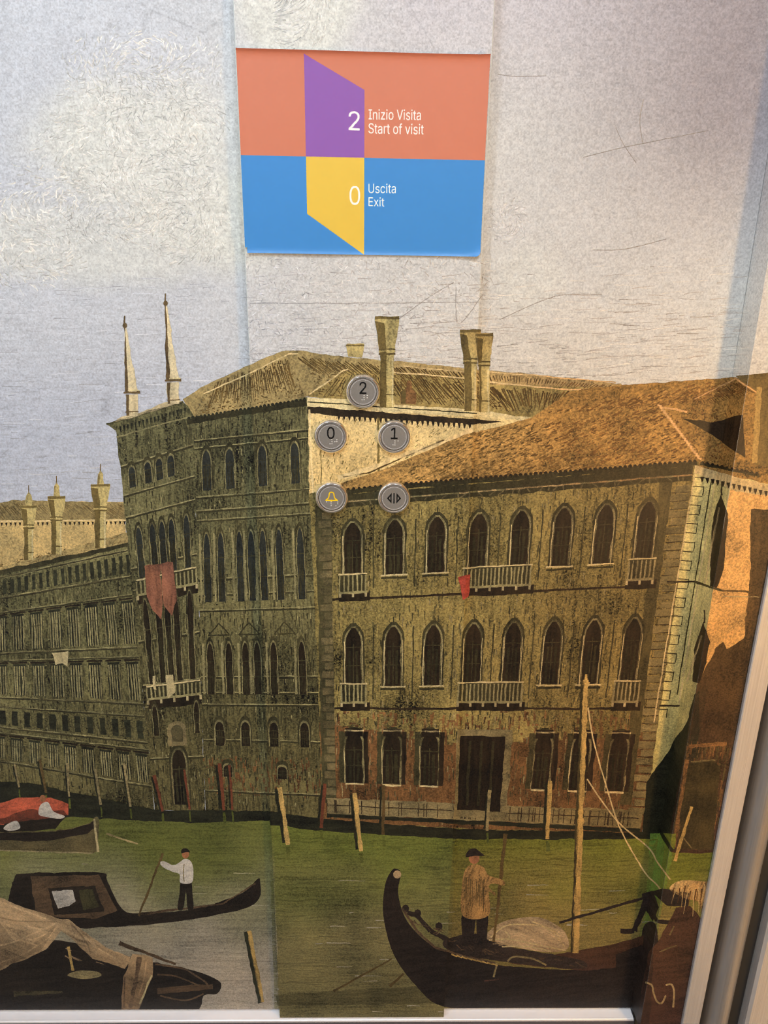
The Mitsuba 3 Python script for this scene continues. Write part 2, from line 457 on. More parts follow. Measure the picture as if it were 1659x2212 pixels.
def arch(Q, u0, u1, v0, v1, pointed=True, n=7):
    """window outline: upright sides, arched head"""
    rise = min((v1 - v0) * 0.30, 0.07)
    um, uh = (u0 + u1) / 2, (u1 - u0) / 2
    pts = [(u0, v1), (u0, v0 + rise)]
    for i in range(1, n):
        t = i / n
        if pointed:
            x = -math.cos(t * math.pi)
            y = math.sin(t * math.pi) ** 0.8 * 0.70 + 0.30 * (1 - abs(x)) ** 2.2
        else:
            x, y = -math.cos(t * math.pi), math.sin(t * math.pi)
        pts.append((um + uh * x, v0 + rise * (1 - y)))
    pts += [(u1, v0 + rise), (u1, v1)]
    return [q_at(Q, *p) for p in pts]


def window(Q, u0, u1, v0, v1, pointed=True, frame=LIGHT, dark=DARK, sill=True, ft=0.5):
    L0, NEST[0] = LAYER[0], NEST[0] + 1
    w = abs(q_at(Q, u1, v0)[0] - q_at(Q, u0, v0)[0])
    e = 0.14 * (u1 - u0)
    layer()
    paint(arch(Q, u0 - e * 1.6, u1 + e * 1.6, v0 - 0.016, v1, pointed), SHADE, 0.45)
    paint(arch(Q, u0 - e * 0.7, u1 + e * 0.8, v0 - 0.006, v1, pointed), PALE, 0.36)
    layer()
    paint(arch(Q, u0, u1, v0, v1, pointed), dark, 0.5)
    layer()
    um = (u0 + u1) / 2
    wline(Q, um, v0 + (v1 - v0) * 0.3, um, v1, w * 0.07, SHADE, 0.40)
    for t in (0.36, 0.66):
        wline(Q, u0, v0 + (v1 - v0) * t, u1, v0 + (v1 - v0) * t, 2.0, SHADE, 0.42)
    for t in (0.25, 0.74):
        patch(Q, u0 + (u1 - u0) * t - 0.08 * (u1 - u0), u0 + (u1 - u0) * t + 0.08 * (u1 - u0), v0 + (v1 - v0) * 0.42, v1 - 0.006, SHADE, rng.uniform(0.22, 0.36))
    wline(Q, u0 - e * 0.6, v0 + (v1 - v0) * 0.26, u0 - e * 0.6, v1, max(1.6, w * 0.06), frame, ft)
    wline(Q, u1 + e * 0.7, v0 + (v1 - v0) * 0.26, u1 + e * 0.7, v1, max(1.3, w * 0.04), frame, ft * 0.8)
    if pointed:
        wline(Q, um, v0 - 0.022, um, v0, 2.2, SHADE, 0.4)
    if sill:
        wline(Q, u0 - 2.4 * e, v1 + 0.002, u1 + 2.4 * e, v1 + 0.002, 3.2, frame, ft)
        wline(Q, u0 - 2.2 * e, v1 + 0.010, u1 + 2.2 * e, v1 + 0.010, 4.5, SHADE, 0.35)
    LAYER[0], NEST[0] = L0, NEST[0] - 1


def balcony(Q, u0, u1, v0, v1, ft=0.40):
    L0, NEST[0] = LAYER[0], NEST[0] + 1
    layer()
    patch(Q, u0 - 0.004, u1 + 0.012, v1, v1 + 0.026, DARK, 0.5)
    patch(Q, u0, u1, v0, v1, SHADE, 0.42)
    layer()
    px = np.hypot(*(q_at(Q, u1, v0) - q_at(Q, u0, v0)))
    n = max(4, int(px / 8.5))
    for i in range(n + 1):
        t = u0 + (u1 - u0) * i / n
        wline(Q, t, v0 + 0.004, t + rng.uniform(-.001, .001), v1, 3.6, PALE, ft * rng.uniform(0.8, 1.15))
    wline(Q, u0 - 0.004, v0, u1 + 0.004, v0, 3.6, LIGHT, ft)
    wline(Q, u0 - 0.004, v1, u1 + 0.004, v1, 5.5, PALE, ft)
    for i in range(max(2, n // 3) + 1):
        t = u0 + (u1 - u0) * i / max(2, n // 3)
        wline(Q, t, v1 + 0.002, t, v1 + 0.014, 5.0, LIGHT, ft * rng.uniform(0.6, 1.0))
    LAYER[0], NEST[0] = L0, NEST[0] - 1


def course(Q, v, w=4, k=SHADE, hi=True, u=(0, 1), tone=0.4):
    """string course"""
    wline(Q, u[0], v + 0.004, u[1], v + 0.004, w, k, tone)
    if hi:
        n = 14
        for i in range(n):
            a = u[0] + (u[1] - u[0]) * i / n
            wline(Q, a, v, a + (u[1] - u[0]) / n, v, w * 0.6, PALE, rng.uniform(0.25, 0.52))


def quoins(Q, u0, u1, v0, v1, n, k=PALE, tone=0.42):
    for i in range(n):
        a, b = v0 + (v1 - v0) * i / n, v0 + (v1 - v0) * (i + 0.82) / n
        du = (u1 - u0) * (0 if i % 2 else 0.28)
        patch(Q, u0 + du, u1, a, b, k, tone * rng.uniform(0.78, 1.2))
        wline(Q, u0 + du * 0.5, b, u1, b, 1.8, DARK, 0.7)


def tiles(Q, n, k=TILE, w=2.6, v=(0.03, 0.98), tone=(0.35, 0.75), lean=0.0):
    """the rows of a tiled roof, drawn from ridge to eave"""
    for i in range(n):
        t = (i + rng.uniform(-0.2, 0.2)) / n
        v0 = rng.uniform(v[0], v[0] + 0.25)
        v1 = rng.uniform(v[1] - 0.3, v[1])
        stroke(q_at(Q, t, v0), q_at(Q, min(t + lean, 1), v1), w * rng.uniform(0.6, 1.2), k, rng.uniform(*tone), w * 0.5)


def eave(a, b, n, size=6, k=DARK, under=9):
    a, b = np.asarray(a, float), np.asarray(b, float)
    stroke(a + [0, under / 2], b + [0, under / 2], under, SHADE, 0.32)
    for i in range(n):
        p = a + (b - a) * (i + 0.5) / n
        r = size * rng.uniform(0.8, 1.15) / 2
        paint([p + [r * math.cos(t), r * math.sin(t)] for t in np.linspace(0, 2 * math.pi, 9)[:-1]], k, 0.45, True)


def brackets(a, b, n, k=DARK, ln=11, w=6):
    a, b = np.asarray(a, float), np.asarray(b, float)
    for i in range(n):
        p = a + (b - a) * (i + 0.5) / n
        paint([p + [-w / 2, 0], p + [w / 2, 0], p + [w / 2 - 1, ln * 0.55], p + [0, ln]], k, 0.5, True)


def chimney(x, y0, y1, w, cup=True, shade=0.45):
    """a funnel-topped stack from its foot (x, y1) to its rim at y0"""
    L0, NEST[0] = LAYER[0], NEST[0] + 1
    h = y1 - y0
    layer('painted_roof')
    f = 1.75 if cup else 1.1
    body = [(x - w / 2, y1), (x - w / 2, y0 + h * 0.42), (x - w / 2 * 1.15, y0 + h * 0.36), (x - w / 2 * f, y0 + h * 0.05), (x - w / 2 * f, y0), (x + w / 2 * f, y0 - 1), (x + w / 2 * f, y0 + h * 0.05), (x + w / 2 * 1.15, y0 + h * 0.36), (x + w / 2, y0 + h * 0.42), (x + w / 2, y1)]
    paint(body, CHIM, 0.5)
    layer()
    paint([(x - w / 2, y1), (x - w / 2, y0 + h * 0.42), (x - w / 2 * f, y0 + h * 0.05), (x - w * shade * 0.5, y0 + h * 0.07), (x - w * (0.5 - shade) * 0.9, y0 + h * 0.4), (x - w * (0.5 - shade), y1)], CHIM_D, 0.5)
    stroke((x - w / 2 * f, y0 + 3), (x + w / 2 * f, y0 + 2), 6, CHIM_D, 0.62)
    for t in (0.36, 0.41):
        stroke((x - w * 0.6, y0 + h * t), (x + w * 0.6, y0 + h * t), 3.2, CHIM_D, 0.4)
    stroke((x - w * 0.6, y0 + h * 0.385), (x + w * 0.6, y0 + h * 0.385), 3, CHIM, 0.62)
    stroke((x - w * 0.5, y0 + h * 0.86), (x + w * 0.55, y0 + h * 0.86), 3, CHIM_D, 0.5)
    stroke((x + w * 0.40, y0 + h * 0.45), (x + w * 0.40, y1), 3, LIGHT, 0.45)
    LAYER[0], NEST[0] = L0, NEST[0] - 1


def spire(x0, y0, x1, y1, w):
    """a slim pyramid on a block"""
    L0, NEST[0] = LAYER[0], NEST[0] + 1
    layer('painted_roof')
    yb = y1 - 50
    paint([(x0, y0 + 24), (x0 + 3, y0 + 24), (x1 + w / 2, yb), (x1 - w / 2, yb)], SPIRE, 0.5)
    layer()
    paint([(x0 - 1, y0 + 22), (x0 + 1.5, y0 + 24), (x1 - w / 2 + 7, yb), (x1 - w / 2 - 1, yb)], SPIRE_D, 0.5)
    paint([(x1 - w * 0.48, yb + 4), (x1 + w * 0.48, yb + 3), (x1 + w * 0.50, y1), (x1 - w * 0.42, y1)], SPIRE, 0.46)
    layer()
    paint([(x1 - w * 0.48, yb + 4), (x1 - w * 0.2, yb + 4), (x1 - w * 0.2, y1), (x1 - w * 0.42, y1)], SPIRE_D, 0.52)
    stroke((x1 - w * 0.65, yb), (x1 + w * 0.66, yb - 1), 5, SPIRE_D, 0.55)
    stroke((x1 - w * 0.3, yb - 4), (x1 + w * 0.6, yb - 5), 3, LIGHT, 0.5)
    stroke((x1 - w * 0.5, y1 - 8), (x1 + w * 0.55, y1 - 9), 2.5, SPIRE_D, 0.6)
    stroke((x0 + 0.5, y0), (x0 + 1, y0 + 26), 3, SPIRE_D, 0.55)
    paint([(x0 + 1 + 5 * math.cos(t), y0 + 21 + 6 * math.sin(t)) for t in np.linspace(0, 6.28, 9)[:-1]], SPIRE_D, 0.62, True)
    LAYER[0], NEST[0] = L0, NEST[0] - 1


CLOUD_HI = ink((226, 226, 218), (212, 212, 209), (1, 0, -0.12, 0.2), (30, 0.06), H_ST, 0.0, 0.12)
CLOUD_LO = ink((188, 190, 184), (182, 182, 180), (1, 0, -0.12, 0.2), (30, 0.08), H_ST, 0.0, 0.12)
SKY_LO = ink((168, 172, 178), (170, 162, 152), (1, 0, -0.15, 0.15), (30, 0.08), H_ST, 0.0, 0.12)
SKY_HI = ink((214, 218, 224), (220, 214, 202), (1, 0, -0.15, 0.15), (30, 0.06), H_ST, 0.0, 0.12)


def curl(cx, cy, rx, ry, n, turn, ln=(8, 26), w=(1.2, 3.0), edge=0.3):
    """curved marks running round (turn = 1) or across a cloud"""
    for _ in range(n):
        r, t = math.sqrt(rng.random()) * rng.uniform(0.7, 1.15), rng.uniform(0, 2 * math.pi)
        x, y = cx + rx * r * math.cos(t), cy + ry * r * math.sin(t)
        a = t + math.pi / 2 * turn + rng.gauss(0, 0.25) + 0.8 * math.sin(x * 0.013 + y * 0.021)
        L, bend = rng.uniform(*ln), rng.gauss(0.25, 0.3)
        pts = [(x, y)]
        for j in range(3):
            a += bend / 3
            x, y = x + L / 3 * math.cos(a), y + L / 3 * math.sin(a) * 0.9
            pts.append((x, y))
        dark = rng.random() < 0.48
        wd = rng.uniform(*w)
        if dark:
            for i in range(3):
                stroke(pts[i], pts[i + 1], wd * (0.5 + 0.25 * i) * 0.8, CLOUD_LO, rng.uniform(0.40, 0.52), wd * (0.75 + 0.1 * i) * 0.8)
        else:
            for i in range(3):
                stroke(pts[i], pts[i + 1], wd * (0.9 + 0.2 * i), CLOUD_HI, rng.uniform(0.46, 0.505), wd * (1.1 - 0.25 * i))


# -- the sky: impasto of the clouds, level strokes and scratches below
layer('painted_clouds')
for cx, cy, rx, ry, n in ((300, 150, 170, 90, 420), (330, 260, 150, 120, 460), (410, 300, 80, 120, 240), (210, 300, 120, 150, 260), (330, 400, 150, 70, 330), (120, 440, 150, 80, 300), (240, 480, 220, 60, 320), (400, 470, 100, 110, 260), (60, 560, 120, 60, 160), (1100, 480, 40, 50, 120)):
    layer()
    curl(cx, cy, rx, ry, n, rng.choice((1, 1, -1)), (6, 22))
for k in range(260):
    t, r = rng.uniform(-0.5, 1.6), rng.uniform(10, 150)
    x, y = 600 + r * math.cos(t) * 0.9, -20 + r * math.sin(t)
    if 505 < x < 770 and y < 130:
        a = t + 1.57 + 0.5 * math.sin(x * 0.05 + y * 0.03)
        stroke((x, y), (x + 14 * math.cos(a), y + 14 * math.sin(a)), rng.uniform(1.5, 3.2), CLOUD_LO if rng.random() < 0.55 else CLOUD_HI, rng.uniform(0.42, 0.52), 1)
layer()
for _ in range(900):
    x = rng.uniform(540, 1590) if rng.random() < 0.75 else rng.uniform(-60, 530)
    y = 560 + 260 * math.sqrt(rng.random()) if x > 530 else rng.uniform(600, 1080)
    L = rng.uniform(8, 60)
    dark = rng.random() < 0.55
    stroke((x, y), (x + L, y - L * rng.uniform(-0.06, 0.14)), rng.uniform(1.0, 2.2), SKY_LO if dark else SKY_HI, rng.uniform(0.42, 0.54), 0.7)
for _ in range(700):
    x, y = rng.uniform(530, 1060), rng.uniform(560, 790)
    a = rng.gauss(0.4, 0.9)
    L = rng.uniform(5, 16)
    stroke((x, y), (x + L * math.cos(a), y + L * math.sin(a)), rng.uniform(1.0, 2.4), SKY_LO if rng.random() < 0.5 else SKY_HI, rng.uniform(0.44, 0.54), 0.8)
for pts in ([(1330, 275), (1346, 310), (1374, 352)], [(1260, 340), (1340, 320), (1430, 302), (1530, 282)], [(1390, 215), (1382, 260), (1388, 308)], [(1280, 540), (1350, 538), (1440, 516)], [(1075, 160), (1110, 165), (1180, 164)],
            [(985, 620), (990, 700), (1040, 640)], [(540, 655), (800, 655), (1035, 652)], [(860, 690), (930, 640), (980, 610)], [(1080, 690), (1200, 640), (1300, 636)]):
    line(smooth(pts, 6, False), 1.5, SKY_LO, 0.36)

# -- the far roofs
layer('painted_roof')
paint([(-700, 1130), (0, 1088), (30, 1082), (268, 1084), (275, 1190), (-700, 1500)], CREAM, 0.46)
layer()
paint([(-700, 1120), (0, 1086), (26, 1080), (270, 1086), (274, 1122), (-700, 1128)], ROOF_A, 0.42)
tiles([(-60, 1084), (270, 1088), (310, 1122), (-40, 1126)], 60, TILE, 2.4, lean=0.02)
layer()
stroke((-700, 1132), (275, 1124), 3, RIDGE, 0.52)
brackets((-60, 1130), (274, 1126), 34, DARK, 8, 5)
layer()
paint([(-700, 1440), (-40, 1236), (80, 1204), (275, 1150), (278, 1186), (0, 1236), (-700, 1460)], ROOF_A, 0.56)
daubs([(-60, 1232), (272, 1152), (276, 1186), (-60, 1244)], 90, TILE, 0.05, 2.0, 0.2, (0.6, 0.95))
for cx, y0, y1, w in ((62, 1092, 1210, 20), (122, 1072, 1198, 22), (217, 1046, 1184, 24)):
    chimney(cx, y0, y1, w, True)
    layer()
    paint([(cx - 7, y0), (cx + 8, y0), (cx + 6, y0 - 22), (cx, y0 - 30), (cx - 5, y0 - 22)], CHIM, 0.5)
    stroke((cx - 5, y0), (cx - 3, y0 - 22), 4, CHIM_D, 0.5)
    stroke((cx, y0 - 44), (cx, y0 - 26), 2, SPIRE_D, 0.6)

# -- low range of fronts on the left
layer('painted_building')
A = [(-500, 1390), (280, 1178), (332, 1752), (-500, 1640)]
paint([(-700, 1450), (0, 1240), (278, 1172), (334, 1756), (-700, 1800)], FRONT_A, 0.5)
layer()
for t in np.linspace(0.60, 1, 5):
    pass
stroke((-40, 1246), (280, 1176), 10, SHADE, 0.4)
stroke((-40, 1258), (280, 1190), 3, PALE, 0.36)
AQ = [(-60, 1262), (284, 1188), (334, 1748), (-60, 1668)]
daubs(AQ, 420, SHADE, 0.03, 2.4, 0.65, (0.30, 0.60))
daubs(AQ, 200, PALE, 0.02, 1.8, 0.7, (0.24, 0.42))
for v0, v1, nn in ((0.015, 0.085, 22), (0.19, 0.36, 9), (0.43, 0.58, 9), (0.66, 0.73, 14), (0.79, 0.90, 10)):
    layer()
    course(AQ, v0 - 0.02, 4)
    course(AQ, v1 + 0.012, 5)
    for i in range(nn):
        u0 = (i + 0.18) / nn
        u1 = (i + (0.66 if nn > 12 else 0.84)) / nn
        layer()
        patch(AQ, u0, u1, v0, v1, DARK_GREEN, rng.uniform(0.55, 0.85))
        if nn < 12:
            layer()
            for j in range(5):
                wline(AQ, u0 + (u1 - u0) * (j + 0.5) / 5, v0 + 0.01, u0 + (u1 - u0) * (j + 0.5) / 5, v1, 3.0, PALE, rng.uniform(0.24, 0.46))
            wline(AQ, u0, v0 + (v1 - v0) * 0.38, u1, v0 + (v1 - v0) * 0.38, 3, SHADE, 0.5)
            wline(AQ, u0 - 0.01, v0 - 0.006, u1 + 0.01, v0 - 0.006, 4, DARK, 0.6)
layer()
paint([(112, 1410), (148, 1406), (146, 1440), (134, 1432), (120, 1436)], LIGHT, 0.36)

# -- tall grey-green fronts
layer('painted_building')
paint([(252, 928), (416, 886), (444, 1752), (334, 1750), (300, 1420), (276, 1180)], FRONT_B, 0.5)
paint([(414, 886), (668, 858), (700, 1040), (712, 1775), (444, 1752)], FRONT_B, 0.5)
layer()
BQ = [(256, 960), (416, 910), (444, 1750), (336, 1748)]
BQ2 = [(262, 985), (418, 925), (440, 1745), (332, 1745)]
CQ = [(418, 905), (668, 878), (700, 1760), (444, 1748)]
daubs(BQ, 300, SHADE, 0.02, 2.6, 0.75, (0.30, 0.62))
daubs(BQ, 130, PALE, 0.015, 2.0, 0.8, (0.24, 0.44))
daubs(CQ, 560, SHADE, 0.02, 2.6, 0.7, (0.28, 0.60))
daubs(CQ, 260, PALE, 0.014, 2.0, 0.7, (0.24, 0.46))
daubs(CQ, 120, BRICK, 0.016, 4, 0.6, (0.30, 0.45), (0, 1), (0.86, 0.96))
for v in (0.055, 0.075, 0.20, 0.235, 0.26, 0.41, 0.45, 0.49, 0.66, 0.70, 0.73, 0.82, 0.95):
    layer()
    course(CQ, v, rng.uniform(3, 6))
for v in (0.06, 0.14, 0.20, 0.34, 0.40, 0.54, 0.66, 0.72, 0.86):
    layer()
    course(BQ, v, rng.uniform(3, 5))
# rows of openings
for (v0, v1), cols in (((0.085, 0.185), (0.10, 0.30, 0.58, 0.86)), ((0.295, 0.47), (0.08, 0.20, 0.36, 0.46, 0.56, 0.70, 0.88)), ((0.575, 0.705), (0.08, 0.24, 0.38, 0.48, 0.62, 0.86)), ((0.775, 0.835), (0.14, 0.36, 0.60, 0.86)), ((0.885, 0.915), (0.20, 0.66))):
    for c in cols:
        hw = 0.028 if v1 - v0 > 0.12 else 0.036
        window(CQ, c - hw, c + hw, v0, v1, False, PALE, DARK_BLUE if v1 < 0.5 else DARK, False, 0.36)
        if v1 - v0 > 0.12:
            layer()
            wline(CQ, c - 0.058, v0, c - 0.058, v1, 4.5, PALE, 0.36)
for c in (0.16, 0.42, 0.72):
    layer()
    a, b, t = q_at(CQ, c - 0.09, 0.555), q_at(CQ, c + 0.09, 0.555), q_at(CQ, c, 0.525)
    line([a, t, b, a], 3, SHADE, 0.4)
for (v0, v1), cols in (((0.07, 0.125), (0.14, 0.36, 0.52, 0.68)), ((0.235, 0.37), (0.16, 0.36, 0.50, 0.64, 0.86)), ((0.43, 0.66), (0.16, 0.36, 0.50, 0.64, 0.86)), ((0.72, 0.80), (0.16, 0.90))):
    for c in cols:
        window(BQ, c - 0.045, c + 0.045, v0, v1, False, PALE, DARK_BLUE if v1 < 0.5 else DARK, False, 0.34)
balcony(BQ, 0.06, 0.98, 0.375, 0.415, 0.36)
balcony(BQ, 0.06, 0.98, 0.665, 0.70, 0.40)
window(BQ, 0.40, 0.66, 0.84, 0.985, False, STONE, DARK, False, 0.36)
layer()
paint(arch(BQ, 0.36, 0.70, 0.765, 0.83, False), STONE, 0.40)
paint(arch(BQ, 0.42, 0.64, 0.775, 0.83, False), SHADE, 0.5)
layer()
paint([(312, 1222), (345, 1218), (352, 1300), (348, 1338), (330, 1318), (318, 1290)], RUST, 0.5)
paint([(345, 1218), (374, 1214), (382, 1290), (372, 1330), (354, 1308)], RUST, 0.54)
paint([(330, 1460), (336, 1459), (338, 1490), (332, 1488)], LIGHT, 0.34)
paint([(358, 1458), (374, 1457), (378, 1496), (364, 1508)], LIGHT, 0.36)
# cornice of the tall front
layer()
paint([(230, 916), (250, 912), (395, 868), (412, 880), (418, 908), (258, 958), (250, 930)], FRONT_B, 0.56)
layer()
brackets((256, 922), (404, 880), 18, DARK_GREEN, 15, 5)
stroke((230, 916), (396, 868), 5, SHADE, 0.5)
stroke((252, 944), (414, 898), 3, PALE, 0.34)
paint([(248, 912), (262, 900), (300, 892), (380, 860), (398, 868)], SPIRE, 0.42)

# -- roofs
layer('painted_roof')
paint([(395, 862), (440, 834), (500, 806), (560, 778), (618, 757), (640, 757), (800, 776), (880, 782), (1010, 797), (1062, 800), (1340, 828), (1366, 850), (1150, 905), (1020, 892), (664, 856), (560, 882), (420, 900)], ROOF_A, 0.48)
layer()
paint([(664, 856), (745, 800), (850, 802), (1010, 812), (1062, 830), (1345, 838), (1280, 880), (1150, 905), (1020, 892), (840, 868)], ROOF_B, 0.5)
layer()
tiles([(470, 822), (622, 766), (640, 850), (440, 890)], 44, TILE, 2.8, lean=0.04)
tiles([(640, 768), (1060, 806), (1064, 832), (690, 812)], 70, TILE, 2.6, lean=0.02)
tiles([(745, 806), (850, 806), (880, 870), (680, 858)], 22, TILE, 2.8, lean=0.08)
tiles([(850, 806), (1060, 822), (1110, 888), (880, 874)], 40, TILE, 3.2, lean=0.06)
tiles([(1058, 806), (1330, 832), (1300, 842), (1058, 824)], 42, TILE, 2.4, lean=0.02)
tiles([(1050, 828), (1330, 846), (1230, 886), (1080, 892)], 46, TILE, 3.2, lean=0.08)
daubs([(440, 850), (620, 770), (660, 852), (430, 896)], 220, TILE, 0.05, 2.4, 0.4, (0.4, 0.9))
daubs([(660, 790), (1000, 815), (1120, 890), (690, 852)], 200, TILE, 0.05, 2.2, 0.5, (0.5, 0.9))
layer()
line([(440, 850), (540, 806), (624, 764), (644, 764)], 3, RIDGE, 0.46)
line([(668, 852), (742, 800), (752, 798)], 3, RIDGE, 0.46)
line([(858, 790), (1010, 803)], 2.5, RIDGE, 0.4)
line([(1046, 802), (1330, 826)], 2.5, RIDGE, 0.44)
line([(850, 804), (1000, 816), (1046, 824), (1230, 842), (1346, 840)], 3, RIDGE, 0.48)
eave((404, 904), (662, 862), 30, 7, DARK_GREEN, 14)
# cream wall between the roofs
layer('painted_building')
paint([(664, 868), (1130, 905), (1018, 950), (900, 1000), (720, 1050), (668, 1066)], CREAM, 0.5)
layer()
paint([(664, 858), (700, 860), (1024, 886), (1150, 903), (1140, 909), (1020, 900), (664, 880)], LIGHT, 0.5)
daubs([(672, 884), (1000, 906), (860, 1010), (674, 1060)], 130, CHIM_D, 0.05, 1.8, 0.8, (0.7, 1.0))
layer()
paint([(664, 878), (1024, 904), (1090, 912), (1024, 917), (664, 893)], DARK, 0.62)
brackets((726, 894), (1020, 914), 26, DARK, 14, 7)
stroke((664, 868), (1030, 893), 2.5, SHADE, 0.42)
stroke((668, 884), (676, 1066), 4, RIDGE, 0.56)
stroke((817, 900), (818, 1018), 5, CHIM_D, 0.62)
stroke((690, 910), (694, 1050), 2, CHIM_D, 0.7)
layer()
line([(730, 1032), (800, 1012), (860, 986), (960, 956), (1020, 928)], 10, RIDGE, 0.5)
line([(742, 1030), (800, 1020), (862, 992), (960, 950)], 3, TILE, 0.45)

# -- the ochre roof and the right-hand roofs
layer('painted_roof')
paint([(716, 1052), (840, 1010), (1000, 940), (1060, 925), (1150, 902), (1300, 870), (1420, 872), (1440, 880), (1515, 1000), (1000, 1040), (840, 1062), (720, 1066)], ROOF_C, 0.5)
paint([(1145, 905), (1230, 846), (1340, 832), (1480, 822), (1590, 815), (1640, 842), (1640, 1000), (1510, 1004), (1430, 876), (1300, 874)], ROOF_C, 0.46)
paint([(1500, 985), (1640, 990), (1760, 990), (1760, 1070), (1590, 1056), (1500, 1012)], ROOF_C, 0.44)
layer()
RQ = [(1000, 940), (1425, 876), (1508, 992), (830, 1052)]
for _ in range(2600):
    a, b = rng.random(), rng.random()
    p = q_at(RQ, a, b) if rng.random() < 0.7 else q_at([(1160, 895), (1560, 822), (1600, 850), (1440, 878)], a, b)
    L = rng.uniform(3, 12)
    stroke(p, p + np.array([L, -L * rng.uniform(0.25, 0.55)]), rng.uniform(1.4, 3.2), *((TILE, rng.uniform(0.6, 1.0)) if rng.random() < 0.55 else (ROOF_C, rng.uniform(0.56, 0.68))))
tiles([(1500, 860), (1588, 818), (1640, 850), (1510, 880)], 24, TILE, 2.6)
daubs([(1436, 884), (1600, 880), (1620, 990), (1520, 992)], 130, TILE, 0.05, 3.0, 0.4, (0.6, 1.0))
layer()
paint([(1475, 905), (1540, 912), (1605, 896), (1610, 990), (1580, 970), (1540, 940)], DARK, 0.6)
layer()
for i in range(22):
    t = i / 21
    p = np.array([1424, 876]) * (1 - t) + np.array([1510, 990]) * t
    stroke(p + [-4, -2], p + [5, 2], 4, RIDGE, 0.54)
line([(1430, 880), (1460, 884), (1484, 890)], 4, RIDGE, 0.5)
line([(1590, 818), (1640, 852)], 3, RIDGE, 0.5)
line([(1590, 818), (1560, 832), (1500, 862)], 2.5, RIDGE, 0.36)

# -- the ochre palace front
layer('painted_building')
paint([(668, 1066), (760, 1056), (1000, 1036), (1510, 996), (1506, 1100), (1384, 1806), (980, 1796), (700, 1772)], FRONT_D, 0.5)
DQ = [(690, 1080), (1496, 1016), (1388, 1802), (706, 1768)]
layer()
paint([(690, 1560), (700, 1770), (980, 1788), (1386, 1800), (1420, 1590), (1200, 1600), (980, 1610)], BRICK, 0.46)
daubs(DQ, 900, FRONT_D, 0.03, 6, 0.7, (0.36, 0.64), (0, 1), (0, 0.72))
daubs(DQ, 420, BRICK, 0.04, 6, 0.7, (0.34, 0.62), (0, 1), (0.66, 0.95))
layer()
daubs(DQ, 800, SHADE, 0.022, 2.2, 0.8, (0.40, 0.75))
daubs(DQ, 420, STONE, 0.02, 2.4, 0.8, (0.34, 0.56))
layer()
patch(DQ, -0.012, 0.03, 0.02, 0.95, SHADE, 0.62)
quoins(DQ, -0.004, 0.03, 0.04, 0.93, 34, STONE, 0.34)
quoins(DQ, 0.945, 1.0, 0.04, 0.95, 40, STONE, 0.40)
layer()
patch(DQ, 0.915, 0.95, 0.02, 0.92, SHADE, 0.7)
patch(DQ, 0.0, 0.99, 0.935, 0.985, STONE, 0.42)
layer()
for i in range(60):
    u = rng.uniform(0, 0.97)
    wline(DQ, u, 0.94, u, 0.98, 1.8, DARK, 0.9)
wline(DQ, 0, 0.957, 0.98, 0.957, 2, DARK, 0.9)
wline(DQ, 0, 0.99, 0.99, 0.99, 9, DARK_GREEN, 0.6)
for v in (0.31, 0.65):
    layer()
    course(DQ, v, 5, DARK, False, (0.03, 0.93), 0.8)
layer()
patch(DQ, 0.0, 1.0, -0.012, 0.028, SHADE, 0.36)
n = 40
for i in range(n):
    wline(DQ, i / n, 0.012, (i + 1) / n, 0.012, 3.5, RIDGE if rng.random() < 0.6 else PALE, rng.uniform(0.2, 0.5))
for i in range(n):
    wline(DQ, (i + rng.random()) / n, 0.014, (i + rng.random()) / n, 0.026, 3, STONE, rng.uniform(0.2, 0.5))
eave((700, 1062), (840, 1048), 12, 7, DARK, 9)
eave((840, 1048), (1506, 996), 62, 8, DARK, 10)
BAYS = [0.088 + 0.115 * i for i in range(8)]
top, low = (0.06, 0.245), (0.385, 0.585)
for v0, v1 in (top, low):
    for i, c in enumerate(BAYS):
        window(DQ, c - 0.0225, c + 0.0225, v0 + 0.012, v1, True, LIGHT, DARK, i in (1, 2, 5, 6), 0.42)
        if i < 7:
            layer()
            wline(DQ, c + 0.0575, v0 + 0.02, c + 0.0575, v1 + 0.04, 3, SHADE, 0.5)
    PEAK[0] += 1; LAYER[0] = PEAK[0]
    for a, b in ((0, 0), (3, 4), (7, 7)):
        balcony(DQ, BAYS[a] - 0.036, BAYS[b] + 0.036, v1 - 0.008, v1 + 0.050, 0.39)
for c in (BAYS[0], BAYS[1], BAYS[2], BAYS[5], BAYS[6], BAYS[7]):
    window(DQ, c - 0.026, c + 0.026, 0.725, 0.885, False, LIGHT, DARK, False, 0.40)
    layer()
    patch(DQ, c - 0.046, c - 0.030, 0.725, 0.885, SHADE, 0.56)
    patch(DQ, c + 0.030, c + 0.044, 0.725, 0.885, DARK, 0.62)
    patch(DQ, c - 0.026, c + 0.026, 0.715, 0.74, DARK, 0.5)
    wline(DQ, c - 0.028, 0.888, c + 0.03, 0.888, 4, LIGHT, 0.44)
    wline(DQ, c - 0.028, 0.722, c + 0.03, 0.722, 3.5, LIGHT, 0.40)
layer()
patch(DQ, 0.40, 0.565, 0.715, 0.965, STONE, 0.40)
layer()
patch(DQ, 0.41, 0.545, 0.735, 0.955, DARK, 0.42)
layer()
for t in (0.44, 0.475, 0.51):
    wline(DQ, t, 0.75, t, 0.94, 6, SHADE, 0.28)
patch(DQ, 0.395, 0.57, 0.955, 0.975, STONE, 0.36)
layer()
paint([(989, 1246), (1016, 1240), (1012, 1288), (1000, 1296), (996, 1276)], RED, 0.52)

